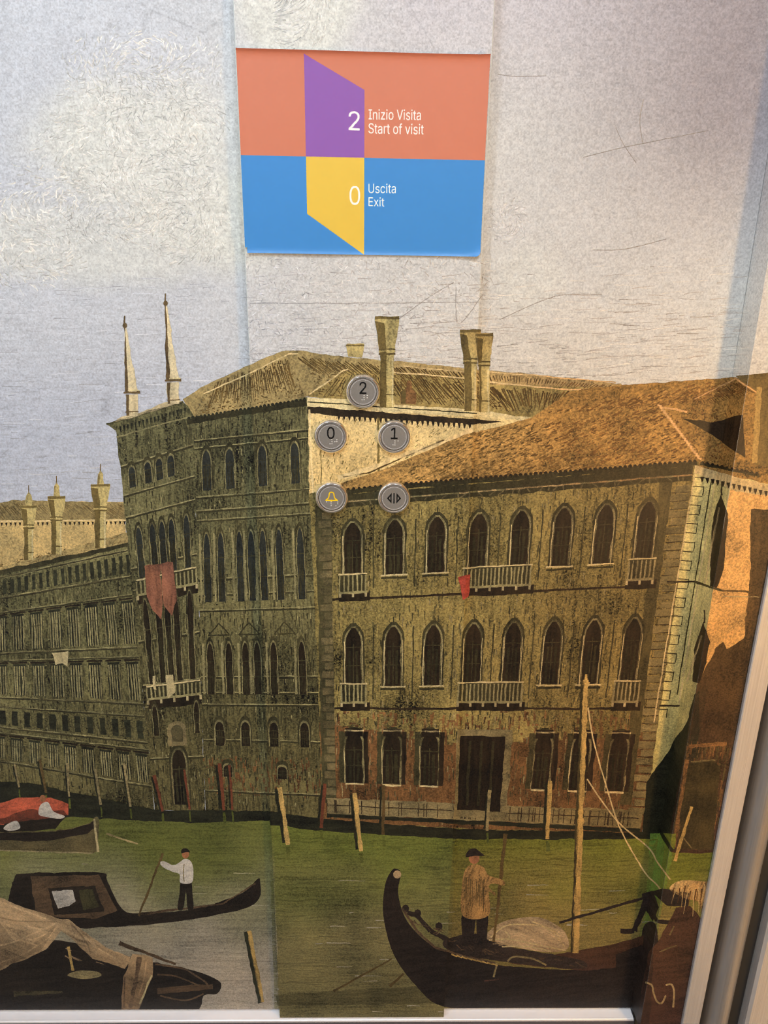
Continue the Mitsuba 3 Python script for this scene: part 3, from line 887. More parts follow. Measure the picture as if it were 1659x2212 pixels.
# -- chimneys and slim spires
chimney(836, 684, 880, 30)
chimney(1016, 712, 888, 26, True, 0.6)
chimney(1046, 720, 890, 22, True, 0.2)
layer('painted_roof')
paint([(748, 748), (750, 742), (786, 742), (786, 750), (782, 772), (752, 770)], CHIM, 0.48)
paint([(866, 846), (878, 838), (880, 822), (888, 822), (890, 840), (898, 848), (898, 874), (866, 872)], BRICK, 0.56)
layer()
stroke((747, 746), (787, 746), 4, CHIM_D, 0.6)
paint([(866, 846), (876, 840), (876, 872), (866, 872)], CHIM_D, 0.4)
spire(269, 682, 285, 898, 27)
spire(357, 634, 374, 872, 27)

# -- the corner return and narrow panel
layer('painted_building')
paint([(1500, 1010), (1660, 1046), (1660, 1420), (1520, 1850), (1400, 1830), (1396, 1740)], SAGE, 0.52)
layer()
paint([(1600, 1040), (1760, 1060), (1760, 1900), (1380, 1900), (1450, 1840), (1512, 1437), (1577, 1058)], SIENNA, 0.50)
layer()
paint([(1505, 1480), (1545, 1400), (1562, 1386), (1570, 1402), (1620, 1370), (1622, 1100), (1760, 1100), (1760, 1960), (1380, 1960), (1440, 1840)], UMBER, 0.5)
paint([(1396, 1690), (1450, 1610), (1484, 1560), (1500, 1500), (1530, 1480), (1470, 1850), (1384, 1830)], DARK_GREEN, 0.6)
layer()
EQ = [(1506, 1012), (1582, 1030), (1512, 1437), (1438, 1440)]
stroke((1502, 1012), (1412, 1560), 3, LIGHT, 0.5)
for i in range(26):
    y = 1030 + i * 20
    x = 1500 - (y - 1012) * 0.162
    stroke((x, y), (x + 26, y + 2), 2, SHADE, 0.45)
    if i % 2:
        stroke((x + 26, y), (x + 23, y + 20), 2, SHADE, 0.45)
stroke((1536, 1040), (1462, 1500), 2.5, SHADE, 0.4)
stroke((1545, 1036), (1466, 1520), 3, LIGHT, 0.50)
paint([(1500, 1004), (1600, 1034), (1680, 1052), (1680, 1072), (1590, 1062), (1500, 1022)], LIGHT, 0.46)
layer()
brackets((1510, 1028), (1660, 1062), 13, DARK, 13, 8)
eave((1512, 998), (1640, 1024), 12, 7, DARK, 6)
for (xa, ya), h in (((1562, 1066), 200), ((1524, 1342), 130)):
    layer()
    paint([(xa - 4, ya), (xa - 16, ya + 34), (xa - 24, ya + 70), (xa - 28, ya + h), (xa - 14, ya + h + 4), (xa + 2, ya + h - 40), (xa + 10, ya + 44), (xa + 2, ya + 20)], DARK, 0.55)
    stroke((xa - 8, ya + 30), (xa - 40, ya + h), 4, LIGHT, 0.46)
    stroke((xa - 2, ya - 24), (xa - 2, ya + 4), 3, DARK, 0.7)
layer()
stroke((1440, 1256), (1500, 1256), 4, DARK, 0.7)
stroke((1500, 1256), (1560, 1276), 5, SHADE, 0.5)
stroke((1560, 1276), (1640, 1280), 4, UMBER, 0.7)
stroke((1560, 1288), (1640, 1290), 2, LIGHT, 0.3)
stroke((1424, 1524), (1468, 1524), 4, DARK, 0.7)
stroke((1640, 1110), (1612, 1400), 14, UMBER, 0.66)
NQ = [(1486, 1600), (1600, 1600), (1560, 1836), (1448, 1836)]
daubs(NQ, 160, SHADE, 0.1, 3, 0.8, (0.4, 0.9))
daubs(NQ, 120, BRICK, 0.1, 4, 0.8, (0.3, 0.6))
layer()
paint([(1492, 1646), (1540, 1642), (1556, 1660), (1540, 1836), (1462, 1836), (1478, 1680)], SHADE, 0.42)
stroke((1488, 1612), (1570, 1606), 9, BRICK, 0.62)
stroke((1484, 1640), (1456, 1830), 8, BRICK, 0.62)
stroke((1492, 1646), (1545, 1642), 4, STONE, 0.36)
layer()
paint([(1590, 812), (1648, 806), (1660, 812), (1660, 1008), (1630, 1004), (1640, 850)], CHIM_D, 0.62)
layer()
stroke((1640, 836), (1630, 1000), 12, CHIM, 0.46)
stroke((1628, 812), (1665, 808), 8, CHIM_D, 0.5)

# -- the water
layer('painted_water')
paint([(-700, 1640), (60, 1690), (330, 1748), (606, 1752), (606, 1790), (330, 1790), (-700, 1790)], DARK_GREEN, 0.52)
layer()
WL = [(-700, 1690), (160, 1745), (330, 1766), (590, 1766), (608, 2400), (-700, 2400)]
paint(WL, WATER_L, 0.5)
paint([(580, 1766), (690, 1776), (985, 1800), (960, 2400), (600, 2400)], WATER, 0.5)
paint([(984, 1790), (1200, 1798), (1404, 1800), (1460, 1800), (1400, 2400), (950, 2400)], WATER_R, 0.5)
paint([(1404, 1800), (1430, 1800), (1452, 1842), (1412, 2060), (1370, 2200), (1340, 2200), (1395, 1950)], GREEN_W, 0.5)
paint([(1449, 1842), (1600, 1842), (1600, 2100), (1400, 2100)], WATER_R, 0.46)
layer()
paint([(-700, 1690), (60, 1706), (330, 1752), (590, 1752), (592, 1772), (400, 1776), (150, 1764), (0, 1780), (-700, 1780)], DARK_GREEN, 0.5)
paint([(580, 1754), (700, 1768), (985, 1790), (1404, 1798), (1404, 1812), (984, 1812), (700, 1794), (584, 1782)], DARK_GREEN, 0.56)
stroke((1428, 1798), (1452, 1838), 7, DARK_GREEN, 0.5)
stroke((1450, 1838), (1600, 1840), 7, UMBER, 0.36)
layer()
for Q, k in (([(-100, 1770), (590, 1780), (604, 2165), (-100, 2165)], WATER_L), ([(592, 1795), (980, 1815), (962, 2185), (602, 2185)], WATER), ([(984, 1815), (1420, 1812), (1380, 2100), (960, 2100)], WATER_R)):
    for _ in range(230):
        u, v = rng.random(), rng.random()
        L = rng.uniform(0.03, 0.18)
        p, e = q_at(Q, u, v), q_at(Q, min(u + L, 1), v)
        stroke(p, e + [0, rng.uniform(-2, 2)], rng.uniform(1.2, 4.5), k, rng.uniform(0.36, 0.58), 1)
    for _ in range(26):
        u, v = rng.random(), 1 - rng.random() ** 1.5 * 0.8
        p = q_at(Q, u, v)
        stroke(p, p + [rng.uniform(10, 60), rng.uniform(-2, 1)], 2.2, RIPPLE, rng.uniform(0.32, 0.5), 0.8)
layer()
paint([(596, 2150), (700, 2140), (960, 2128), (960, 2166), (600, 2172)], WATER, 0.30)

# -- mooring poles
layer('painted_poles')
for x0, y0, x1, y1, w, k in ((604, 1700, 622, 1824, 11, POLE), (766, 1712, 780, 1838, 11, POLE), (828, 1695, 828, 1802, 8, POLE_D), (702, 1692, 694, 1788, 8, POLE_R), (1188, 1686, 1182, 1812, 10, POLE), (1058, 1706, 1052, 1794, 8, STONE),
                              (333, 1674, 352, 1752, 7, POLE_R), (398, 1662, 410, 1748, 6, POLE_R), (474, 1648, 484, 1750, 9, POLE_R), (496, 1652, 502, 1748, 6, POLE_R), (146, 1648, 150, 1720, 6, STONE), (206, 1660, 218, 1738, 6, STONE), (268, 1648, 282, 1742, 6, STONE), (86, 1640, 100, 1712, 6, POLE_D), (32, 1650, 42, 1700, 5, STONE)):
    stroke((x0 - w * 0.7, y0 + 4), (x1 - w * 0.8, y1 - 4), w * 0.6, DARK_GREEN, 0.55)
    stroke((x0, y0), (x1, y1), w, k, 0.5, w * 0.85)
    stroke((x1, y1 + 4), (x1 + 2, y1 + 26), w * 0.7, WATER, 0.36)
layer()
stroke((530, 2012), (562, 2166), 9, DARK_GREEN, 0.8)
stroke((538, 2010), (567, 2164), 11, POLE, 0.40, 7)

# -- boats
layer('painted_boats')
# barge with a red awning
paint([(-200, 1760), (0, 1734), (40, 1722), (110, 1722), (148, 1736), (148, 1760), (60, 1772), (-200, 1800)], RED, 0.52)
paint([(-200, 1776), (10, 1766), (60, 1748), (138, 1750), (146, 1760), (120, 1790), (0, 1800), (-200, 1810)], BOAT, 0.6)
layer()
paint(smooth([(-200, 1800), (0, 1796), (120, 1794), (190, 1778), (206, 1764), (214, 1770), (212, 1812), (202, 1842), (120, 1838), (0, 1836), (-200, 1836)], 5), HULL, 0.46)
layer()
paint([(-200, 1796), (0, 1798), (120, 1796), (192, 1780), (206, 1770), (208, 1786), (190, 1800), (100, 1816), (0, 1814), (-200, 1812)], BOAT, 0.62)
stroke((204, 1768), (212, 1840), 5, LIGHT, 0.34)
stroke((-60, 1834), (200, 1842), 3, LIGHT, 0.2)
stroke((230, 1800), (298, 1822), 4, STONE, 0.5)
paint(smooth([(88, 1738), (104, 1732), (116, 1752), (140, 1762), (130, 1768), (100, 1764), (84, 1758)], 5), WHITE, 0.46)
paint([(93 + 7 * math.cos(t), 1724 + 8 * math.sin(t)) for t in np.linspace(0, 6.28, 10)[:-1]], SKIN, 0.5)
paint(smooth([(16, 1780), (36, 1772), (44, 1788), (24, 1794), (8, 1790)], 4), WHITE, 0.42)
# long boat with a cabin
layer()
paint(smooth([(20, 1990), (30, 1900), (60, 1886), (215, 1884), (232, 1902), (262, 1960), (300, 1972), (420, 1962), (520, 1930), (556, 1898), (562, 1904), (560, 1940), (520, 1964), (380, 1990), (200, 2004), (100, 2004)], 4), BOAT, 0.62)
layer()
paint([(66, 1892), (214, 1888), (254, 1966), (200, 1984), (80, 1978)], BOAT_HI, 0.36)
paint([(26, 1906), (60, 1892), (76, 1974), (30, 1976)], BOAT, 0.5)
layer()
paint([(104, 1918), (206, 1912), (226, 1968), (118, 1976)], BOAT, 0.7)
layer()
paint([(112, 1924), (158, 1922), (164, 1946), (150, 1956), (126, 1962)], WHITE, 0.40)
paint([(170, 1922), (200, 1920), (214, 1958), (180, 1966)], SHADE, 0.46)
stroke((300, 1974), (480, 1952), 6, BOAT_HI, 0.40, 3)
stroke((480, 1952), (552, 1908), 3, BOAT_HI, 0.44)
# its boatman, upright at the stern
layer()
stroke((352, 1842), (300, 1978), 5, POLE_D, 0.46)
paint(smooth([(392, 1900), (412, 1898), (416, 1930), (418, 1962), (406, 1964), (402, 1926), (396, 1962), (384, 1962), (388, 1930)], 4), BOAT, 0.7)
layer()
paint(smooth([(388, 1862), (400, 1854), (414, 1862), (418, 1884), (414, 1906), (390, 1906), (388, 1888), (372, 1882), (352, 1872), (346, 1862), (356, 1860), (374, 1868)], 4), WHITE, 0.46)
paint([(401 + 8 * math.cos(t), 1844 + 10 * math.sin(t)) for t in np.linspace(0, 6.28, 12)[:-1]], SKIN, 0.48)
layer()
paint(smooth([(392, 1842), (394, 1833), (404, 1832), (411, 1840), (403, 1840)], 4), BOAT, 0.8)
line([(398, 1866), (396, 1884), (398, 1904)], 2, STONE, 0.5)
# tented barge in front
layer()
paint(smooth([(-200, 2060), (0, 2040), (120, 2030), (260, 2060), (330, 2078), (420, 2096), (470, 2116), (478, 2130), (468, 2146), (440, 2150), (410, 2190), (200, 2230), (-200, 2240)], 4), BOAT, 0.62)
layer()
paint([(-200, 1900), (0, 1938), (60, 1962), (128, 1984), (148, 1984), (180, 2010), (230, 2046), (282, 2066), (270, 2092), (200, 2070), (150, 2022), (132, 2010), (100, 2050), (0, 2096), (-200, 2130)], CANVAS, 0.5)
layer()
paint([(-200, 2010), (0, 1990), (30, 2030), (70, 2040), (120, 2000), (90, 2050), (0, 2092), (-200, 2120)], CANVAS, 0.36)
line([(0, 2080), (60, 2056), (104, 2026), (128, 1994)], 3, CANVAS, 0.64)
line([(10, 1990), (36, 2020), (70, 2030), (110, 2012)], 3, CANVAS, 0.62)
stroke((148, 2044), (158, 2096), 7, POLE, 0.44)
paint(smooth([(146, 2106), (170, 2096), (210, 2098), (218, 2108), (180, 2114)], 5), STONE, 0.46)
layer()
paint([(286, 2060), (330, 2068), (330, 2110), (300, 2180), (262, 2180), (266, 2110)], CANVAS, 0.44)
layer()
stroke((302, 2066), (282, 2176), 10, BOAT_HI, 0.62)
stroke((328, 2106), (302, 2168), 4, LIGHT, 0.34)
stroke((258, 2036), (380, 2082), 9, BOAT_HI, 0.36, 5)
line([(336, 2082), (400, 2092), (444, 2120), (452, 2132)], 4, BOAT_HI, 0.44)
stroke((30, 2146), (136, 2142), 12, HULL, 0.34, 6)
stroke((340, 2140), (460, 2130), 12, BOAT_HI, 0.30)
for pts, k, t in (([(-60, 1960), (20, 1986), (80, 1990), (120, 1990)], CANVAS, 0.36), ([(-40, 2050), (30, 2034), (84, 2010), (124, 1992)], CANVAS, 0.62), ([(60, 2000), (90, 2006), (118, 1996)], CANVAS, 0.64), ([(152, 1992), (176, 2020), (190, 2040), (196, 2060)], CANVAS, 0.34), ([(166, 2004), (206, 2042), (250, 2070)], CANVAS, 0.62),
                  ([(-40, 1930), (40, 1962), (100, 1984)], CANVAS, 0.6), ([(270, 2110), (268, 2176)], BOAT_HI, 0.6), ([(316, 2076), (312, 2110), (300, 2150)], CANVAS, 0.6), ([(346, 2150), (400, 2160), (440, 2146)], BOAT_HI, 0.42), ([(340, 2104), (380, 2108), (430, 2128)], BOAT_HI, 0.36)):
    line(smooth(pts, 6, False), 3.4, k, t)
for _ in range(60):
    x, y = rng.uniform(-20, 250), rng.uniform(1960, 2080)
    if y < 1950 + x * 0.45 + 60 and y > 1945 + x * 0.42:
        stroke((x, y), (x + rng.uniform(8, 26), y + rng.uniform(2, 12)), rng.uniform(1.5, 4), CANVAS, rng.choice((0.40, 0.44, 0.56)), 1)
# dark boat on the right
layer()
paint(smooth([(856, 1876), (866, 1886), (860, 1930), (880, 1990), (930, 2040), (970, 2056), (1070, 2082), (1250, 2094), (1370, 2070), (1390, 2000), (1420, 2010), (1410, 2180), (1360, 2196), (1100, 2178), (960, 2174), (900, 2130), (850, 2060), (828, 1976), (832, 1910), (846, 1880)], 5), BOAT, 0.52)
layer()
paint([(858 + 9 * math.cos(t), 1888 + 9 * math.sin(t)) for t in np.linspace(0, 6.28, 10)[:-1]], CANVAS, 0.44)
paint([(1260, 2050), (1300, 2044), (1390, 2020), (1384, 2086), (1264, 2096), (1100, 2080)], PURPLE_B, 0.42)
line([(868, 1960), (900, 2010), (940, 2046), (1000, 2062), (1070, 2080)], 5, BOAT_HI, 0.44)
line([(880, 1970), (900, 1976), (930, 2010), (970, 2030)], 10, BOAT, 0.7)
for x, y in ((876, 1962), (902, 1972), (948, 2000)):
    paint([(x + 8 * math.cos(t), y + 9 * math.sin(t)) for t in np.linspace(0, 6.28, 9)[:-1]], BOAT, 0.7)
stroke((1074, 2080), (1066, 2110), 4, STONE, 0.5)
stroke((1046, 2118), (1078, 2114), 3, PURPLE_B, 0.9)
stroke((720, 2140), (846, 2070), 5, POLE_D, 0.42, 3)
stroke((842, 2130), (872, 2102), 6, POLE_D, 0.36, 4)
# bundle and canvas
layer()
paint(smooth([(1050, 2026), (1066, 2002), (1100, 1986), (1160, 1980), (1200, 1996), (1222, 2016), (1226, 2048), (1180, 2056), (1100, 2042)], 6), CANVAS, 0.46)
paint(smooth([(960, 2030), (1040, 2016), (1100, 2044), (1200, 2062), (1262, 2076), (1250, 2092), (1100, 2078), (980, 2056)], 5), BOAT, 0.85)
layer()
for pts in ([(1060, 2024), (1090, 2000), (1130, 1996), (1180, 2004), (1220, 2044)], [(1056, 2030), (1100, 2028), (1160, 2040), (1222, 2052)], [(1090, 2010), (1100, 2024), (1080, 2030)], [(1150, 1990), (1196, 2010), (1214, 2030)], [(1084, 2044), (1140, 2044), (1190, 2054)]):
    line(smooth(pts, 5, False), 3, LIGHT, 0.40)
line(smooth([(1096, 2076), (1110, 2066), (1150, 2070), (1180, 2084)], 5, False), 4, STONE, 0.44)
for _ in range(46):
    x = rng.uniform(1060, 1215)
    y = rng.uniform(1990 + abs(x - 1140) * 0.3, 2046)
    stroke((x, y), (x + rng.uniform(8, 26), y + rng.uniform(-8, 10)), rng.uniform(1.5, 3.5), CANVAS, rng.choice((0.34, 0.40, 0.56, 0.6)), 0.8)
for _ in range(40):
    x = rng.uniform(870, 1250)
    y = 1975 + (x - 870) * 0.5 if x < 980 else 2040 + (x - 980) * 0.14
    stroke((x, y + rng.uniform(-6, 10)), (x + rng.uniform(8, 30), y + rng.uniform(0, 14)), rng.uniform(1.5, 3.5), BOAT_HI, rng.uniform(0.22, 0.5), 1)
for i in range(9):
    x = 975 + i * 11
    stroke((x, 2060 + i * 2.6), (x + 12, 2066 + i * 2.4), 4, POLE, rng.uniform(0.24, 0.42), 2)
# boatman in a plain tan coat, both hands on the oar
layer()
stroke((1092, 1800), (1066, 2034), 8, POLE_D, 0.60, 6)
paint(smooth([(1002, 1960), (1050, 1956), (1050, 2034), (1032, 2036), (1028, 1986), (1020, 2036), (1000, 2034)], 4), BOAT, 0.66)
layer()
paint(smooth([(1006, 1876), (1024, 1866), (1044, 1872), (1056, 1890), (1086, 1900), (1088, 1912), (1056, 1912), (1056, 1976), (1000, 1978), (998, 1910)], 5), STRAW, 0.5)
layer()
for i in range(16):
    x = 1004 + i * 3.2
    stroke((x, 1892 + rng.uniform(-6, 10)), (x + rng.uniform(-2, 2), 1950 + rng.uniform(0, 22)), 2.4, STRAW if rng.random() < 0.5 else POLE_D, rng.uniform(0.40, 0.62), 1)
stroke((1012, 1890), (1070, 1932), 10, STRAW, 0.42, 6)
paint([(1024 + 12 * math.cos(t), 1852 + 14 * math.sin(t)) for t in np.linspace(0, 6.28, 12)[:-1]], SKIN, 0.46)
layer()
paint(smooth([(1006, 1850), (1012, 1836), (1026, 1832), (1040, 1842), (1046, 1848), (1026, 1848)], 4), BOAT, 0.7)
# mast and ropes
layer('painted_boats')
stroke((1258, 1470), (1236, 2056), 7, SHADE, 0.5)
stroke((1265, 1468), (1243, 2058), 11, POLE, 0.50, 15)
stroke((1266, 1456), (1265, 1480), 6, POLE, 0.54)
stroke((1258, 1478), (1274, 1474), 4, POLE, 0.54)
layer()
line(smooth([(1270, 1528), (1282, 1600), (1310, 1700), (1340, 1790), (1390, 1880), (1420, 1912), (1436, 1936)], 6, False), 3.2, LIGHT, 0.48)
line(smooth([(1268, 1682), (1300, 1730), (1340, 1780), (1400, 1830), (1420, 1862), (1448, 1900)], 6, False), 3.2, LIGHT, 0.44)
stroke((1208, 1992), (1400, 1936), 6, BOAT, 0.7)
line([(1390, 1936), (1420, 1990), (1450, 1992)], 8, BOAT, 0.62)
line([(1396, 1944), (1370, 2010), (1340, 2010)], 12, BOAT, 0.6)
paint([(1386, 1930), (1410, 1924), (1424, 1960), (1410, 1990), (1390, 1960)], BOAT, 0.62)
layer()
paint([(1406, 1926), (1440, 1920), (1490, 1930), (1486, 1960), (1440, 1956)], BOAT, 0.62)
paint(smooth([(1446, 1920), (1470, 1902), (1520, 1904), (1545, 1910), (1536, 1990), (1518, 1990), (1510, 1950), (1480, 1940)], 5), STRAW, 0.60)
layer()
paint([(1424, 2030), (1460, 1960), (1490, 1956), (1520, 1990), (1545, 1960), (1540, 2290), (1360, 2290), (1400, 2060)], PURPLE_B, 0.50)
paint([(1330, 2060), (1384, 2040), (1412, 2062), (1400, 2290), (1330, 2290)], BOAT, 0.5)
layer()
for i in range(14):
    stroke((1456 + i * 6, 1908 + rng.uniform(0, 16)), (1450 + i * 6 + rng.uniform(-6, 6), 1940 + rng.uniform(0, 40)), 2.4, LIGHT if i % 2 else TILE, 0.40, 1)
line(smooth([(1394, 2122), (1408, 2128), (1412, 2146), (1420, 2164), (1430, 2166), (1438, 2150)], 5, False), 4, LIGHT, 0.30)
line(smooth([(1438, 2128), (1450, 2126), (1456, 2142), (1454, 2176)], 5, False), 4, LIGHT, 0.34)
stroke((1424, 2056), (1462, 2042), 3, STONE, 0.34)
stroke((1446, 2020), (1456, 2000), 4, STONE, 0.34)
stroke((1494, 1742), (1458, 1860), 7, POLE, 0.46)
stroke((1476, 1808), (1494, 1832), 2.5, STONE, 0.4)

# ---- the panels themselves
white_edge = 'edge'
for name, key in (('left', 'wall_back_left'), ('right', 'wall_back_right'), ('return', 'wall_return'), ('front', 'wall_narrow')):
    pan = PANELS[name]
    a, b, z0 = pan['a'], pan['b'], pan['z0']
    if name == 'return':
        slab = box(CORNER, CORNER + 0.003, -STEP + 0.003, -0.0002, z0, TOP)
    elif name == 'front':
        slab = box(a, b, -STEP, -STEP + 0.0028, z0, TOP)
    else:
        slab = box(a + 0.0004, b - 0.0004, 0.0, 0.006, z0, TOP)
    PANELS[name]['key'] = struct(key, slab, 'edge')
col_key = thing('control_panel', 'full-height lift control panel printed with a canal view, standing proud between the two mural panels', 'control panel')
cp = box(-COL_W, COL_W, -PROUD, -0.0005, PANELS['column']['z0'], TOP, 0.0008)
obj('body', cp, 'edge', col_key)
PANELS['column']['key'] = col_key
for name, pan in PANELS.items():
    a, b, z0 = pan['a'], pan['b'], pan['z0']
    m = 0.0009 if name == 'column' else 0.0006 if name in ('left', 'right') else 0.0
    if 'y' in pan:
        y = pan['y'] - 4e-5
        q = quad((a + m, y, z0 + m), (b - m, y, z0 + m), (b - m, y, TOP), (a + m, y, TOP))
    else:
        x = pan['x'] - 4e-5
        q = quad((x, a, z0), (x, b, z0), (x, b, TOP), (x, a, TOP))
    obj('painted_sky', q, 'sky_print', pan['key'])
    for grp, (vs, fs, uvs, _) in STORE[name].items():
        if vs:
            obj(grp, (np.vstack(vs), np.vstack(fs)), 'mural_print', pan['key'], uv=np.vstack(uvs), label={'painted_clouds': 'printed cloud brushwork', 'painted_roof': 'printed tiled roofs and chimneys', 'painted_building': 'printed house fronts', 'painted_water': 'printed green canal water', 'painted_poles': 'printed mooring poles', 'painted_boats': 'printed dark boats'}[grp])

# ledge and skirting under the mural
base = struct('baseboard_back')
obj('ledge', box(CAB_L, CORNER - 0.0005, -PROUD - 0.002, 0.006, LEDGE_Z - 0.011, LEDGE_Z - 0.0055), 'lacquer', base)
nose = [(-PROUD - 0.002 - 0.0032 * math.sin(t), LEDGE_Z - 0.0085 + 0.003 * math.cos(t)) for t in np.linspace(0, math.pi, 13)]
nm = trimesh.creation.extrude_polygon(sg.Polygon(nose), CORNER - 0.0005 - CAB_L, engine='earcut')
v = np.array(nm.vertices)
obj('ledge_nosing', trimesh.Trimesh(np.stack([v[:, 2] + CAB_L, v[:, 0], v[:, 1]], 1), nm.faces, process=False), 'nosing', base, smooth=40)
obj('skirting', box(CAB_L, CORNER + 0.004, -PROUD + 0.001, 0.006, 0.0, LEDGE_Z - 0.0125), 'steel_dark', base)
obj('skirting_return', box(CORNER + 0.0045, FRONT_R, -STEP + 0.002, 0.0, 0.0, 0.266), 'bronze', base)
struct('wall_back_core', box(CAB_L - 0.02, CAB_R + 0.02, 0.0062, 0.03, 0.0, CEILING_Z), 'cab_wall')

# ---- the door side
struct('trim_1', box(FRONT_R + 0.0002, 0.543, -0.046, -0.012, 0.0, TOP, 0.0012), 'steel_v')
struct('trim_2', box(0.5432, 0.5570, -0.018, -0.012, 0.0, TOP), 'rubber')
arc = [(0.5770 + 0.0195 * math.cos(t), -0.027 + 0.0205 * math.sin(t)) for t in np.linspace(math.pi, 2 * math.pi, 20)]
struct('trim_3', prism(arc + [(0.5965, -0.012), (0.5575, -0.012)], 0.0, TOP), 'steel_post', smooth=30)
struct('trim_4', box(0.5972, 0.6150, -0.030, -0.012, 0.0, TOP), 'rubber')
struct('trim_5', box(0.6155, 0.70, -0.050, -0.012, 0.0, TOP, 0.004), 'steel_v')

# ---- the rest of the cab
struct('floor', box(CAB_L - 0.02, CAB_R + 0.02, CAB_N - 0.02, 0.03, -0.03, FLOOR_Z - 0.0002), 'floor_rubber')
struct('ceiling', box(CAB_L - 0.02, CAB_R + 0.02, CAB_N - 0.02, 0.03, CEILING_Z, CEILING_Z + 0.03), 'ceiling_paint')
struct('wall_left', box(CAB_L - 0.02, CAB_L - 0.0005, CAB_N - 0.02, 0.0055, 0.0, CEILING_Z - 0.0005), 'cab_wall')
struct('wall_near', box(CAB_L, CAB_R, CAB_N - 0.02, CAB_N, 0.0, CEILING_Z - 0.0005), 'near_wall')
wr = struct('wall_right')
obj('pier', box(CAB_R - 0.003, CAB_R + 0.02, -0.0515, 0.0055, 0.0, CEILING_Z - 0.0005), 'cab_wall', wr)
obj('pier', box(CAB_R, CAB_R + 0.02, CAB_N + 0.0005, -1.06, 0.0, CEILING_Z - 0.0005), 'cab_wall', wr)
obj('lintel', box(CAB_R, CAB_R + 0.02, -1.0595, -0.052, 2.05, CEILING_Z - 0.0005), 'cab_wall', wr)
lob = struct('wall_lobby')
obj('lobby_wall', box(2.4, 2.42, -2.0, 0.6, 0.0, 2.6), 'lobby_wall', lob)
obj('lobby_side', box(CAB_R + 0.0205, 2.399, 0.6, 0.62, 0.0, 2.469), 'lobby_wall', lob)
obj('lobby_side', box(CAB_R + 0.0205, 2.399, -2.02, -2.0, 0.0, 2.469), 'lobby_wall', lob)
obj('lobby_floor', box(CAB_R + 0.0205, 2.4, -2.0, 0.6, -0.03, -0.0002), 'lobby_wall', lob)
lamp = thing('lobby_lamp', 'small warm lamp on a post outside the open lift door', 'lamp')
LX, LY, LZ = 0.82, -0.80, 1.02
ball = trimesh.creation.icosphere(3, 0.05)
ball.apply_translation([LX, LY, LZ])
obj('globe', ball, 'white_dot', lamp, smooth=True, emitter={'type': 'area', 'radiance': {'type': 'rgb', 'value': list(WARM)}})
obj('post', box(LX - 0.012, LX + 0.012, LY - 0.012, LY + 0.012, 0.0, LZ - 0.051), 'black', lamp)
obj('lobby_ceiling', box(CAB_R + 0.0205, 2.42, -2.0, 0.6, 2.47, 2.5), 'lobby_wall', lob)
for dx, dy, where in ((-0.46, -0.62, 'left'), (0.26, -0.75, 'right'), (-0.46, -1.35, 'rear left'), (0.26, -1.35, 'rear right')):
    cl = thing('ceiling_light', 'round downlight in the ' + where + ' of the lift ceiling', 'lamp', 'ceiling downlights')
    rim = trimesh.creation.annulus(0.052, 0.064, 0.008, sections=32)
    rim.apply_translation([dx, dy, CEILING_Z - 0.0045])
    obj('frame', rim, 'satin', cl)
    lens = trimesh.creation.cylinder(0.05, 0.004, 32)
    lens.apply_translation([dx, dy, CEILING_Z - 0.0025])
    obj('lens', lens, 'white_dot', cl, emitter={'type': 'area', 'radiance': {'type': 'rgb', 'value': list(LAMP)}})

# ------------------------------------------------------------------ the sign
SX0, SX1, SZ0, SZ1 = -0.1338, 0.1325, 1.4445, 1.646
sign = thing('level_sign', 'printed paper sign in orange, blue, purple and yellow above the round buttons', 'sign')
COLPX = PANELS['column']


def sheet(u, v):
    """where the paper's point (u, v), in metres from its lower left corner, lies: its free edges curl off the panel"""
    W, H = SX1 - SX0, SZ1 - SZ0
    u, v = np.asarray(u, float), np.asarray(v, float)
    curl = 0.0032 * np.exp(-(H - v) / 0.0022) + 0.0016 * np.exp(-v / 0.0022) + 0.0012 * np.exp(-u / 0.004)
    right = np.clip((W - u) / 0.01, 0, 9)
    curl = curl + 0.0035 * np.exp(-right) * (0.25 + 0.75 * np.clip((v - 0.10) / 0.1, 0, 1)) + 0.004 * np.exp(-((W - u) + v) / 0.006)
    bow = 0.0006 * np.sin(u / W * math.pi * 2.2) + 0.0005 * np.sin(v / H * 5)
    x = SX0 + u
    z = SZ0 + v - 0.0098 * (u - W / 2) * (0.5 + 0.5 * v / H)
    return np.stack([x, -PROUD - 0.0012 - curl - bow, z], -1)


def sheet_mesh(poly, lift=0.0, step=0.0016):
    """a flat outline in the paper's coordinates, cut into small cells and laid on the curled sheet"""
    poly = sg.Polygon(poly) if not hasattr(poly, 'geom_type') else poly
    x0, z0, x1, z1 = poly.bounds
    def cuts(a, b, L):
        k = [a, b] + [x for x in np.concatenate([np.arange(0, 0.014, step), L - np.arange(0, 0.014, step), np.arange(0, L, 0.012)]) if a < x < b]
        return np.unique(np.round(k, 6))
    vs, fs, n = [], [], 0
    gx, gz = cuts(x0, x1, SX1 - SX0), cuts(z0, z1, SZ1 - SZ0)
    shapely.prepare(poly)
    for i in range(len(gx) - 1):
        for j in range(len(gz) - 1):
            c = sg.box(gx[i], gz[j], gx[i + 1], gz[j + 1])
            if not poly.contains(c):
                c = c.intersection(poly)
            for gm in getattr(c, 'geoms', [c]):
                if gm.geom_type != 'Polygon' or gm.area < 1e-11:
                    continue
                v = np.array(gm.exterior.coords)[:-1]
                f = earcut.triangulate_float64(v, np.array([len(v)], dtype=np.uint32)).reshape(-1, 3).astype(int)
                vs.append(v); fs.append(f + n); n += len(v)
    v = np.vstack(vs)
    m = trimesh.Trimesh(sheet(v[:, 0], v[:, 1]) - [0, lift, 0], np.vstack(fs), process=False)
    m.merge_vertices(digits_vertex=7)
    if m.face_normals[:, 1].mean() > 0:
        m.invert()
    return m


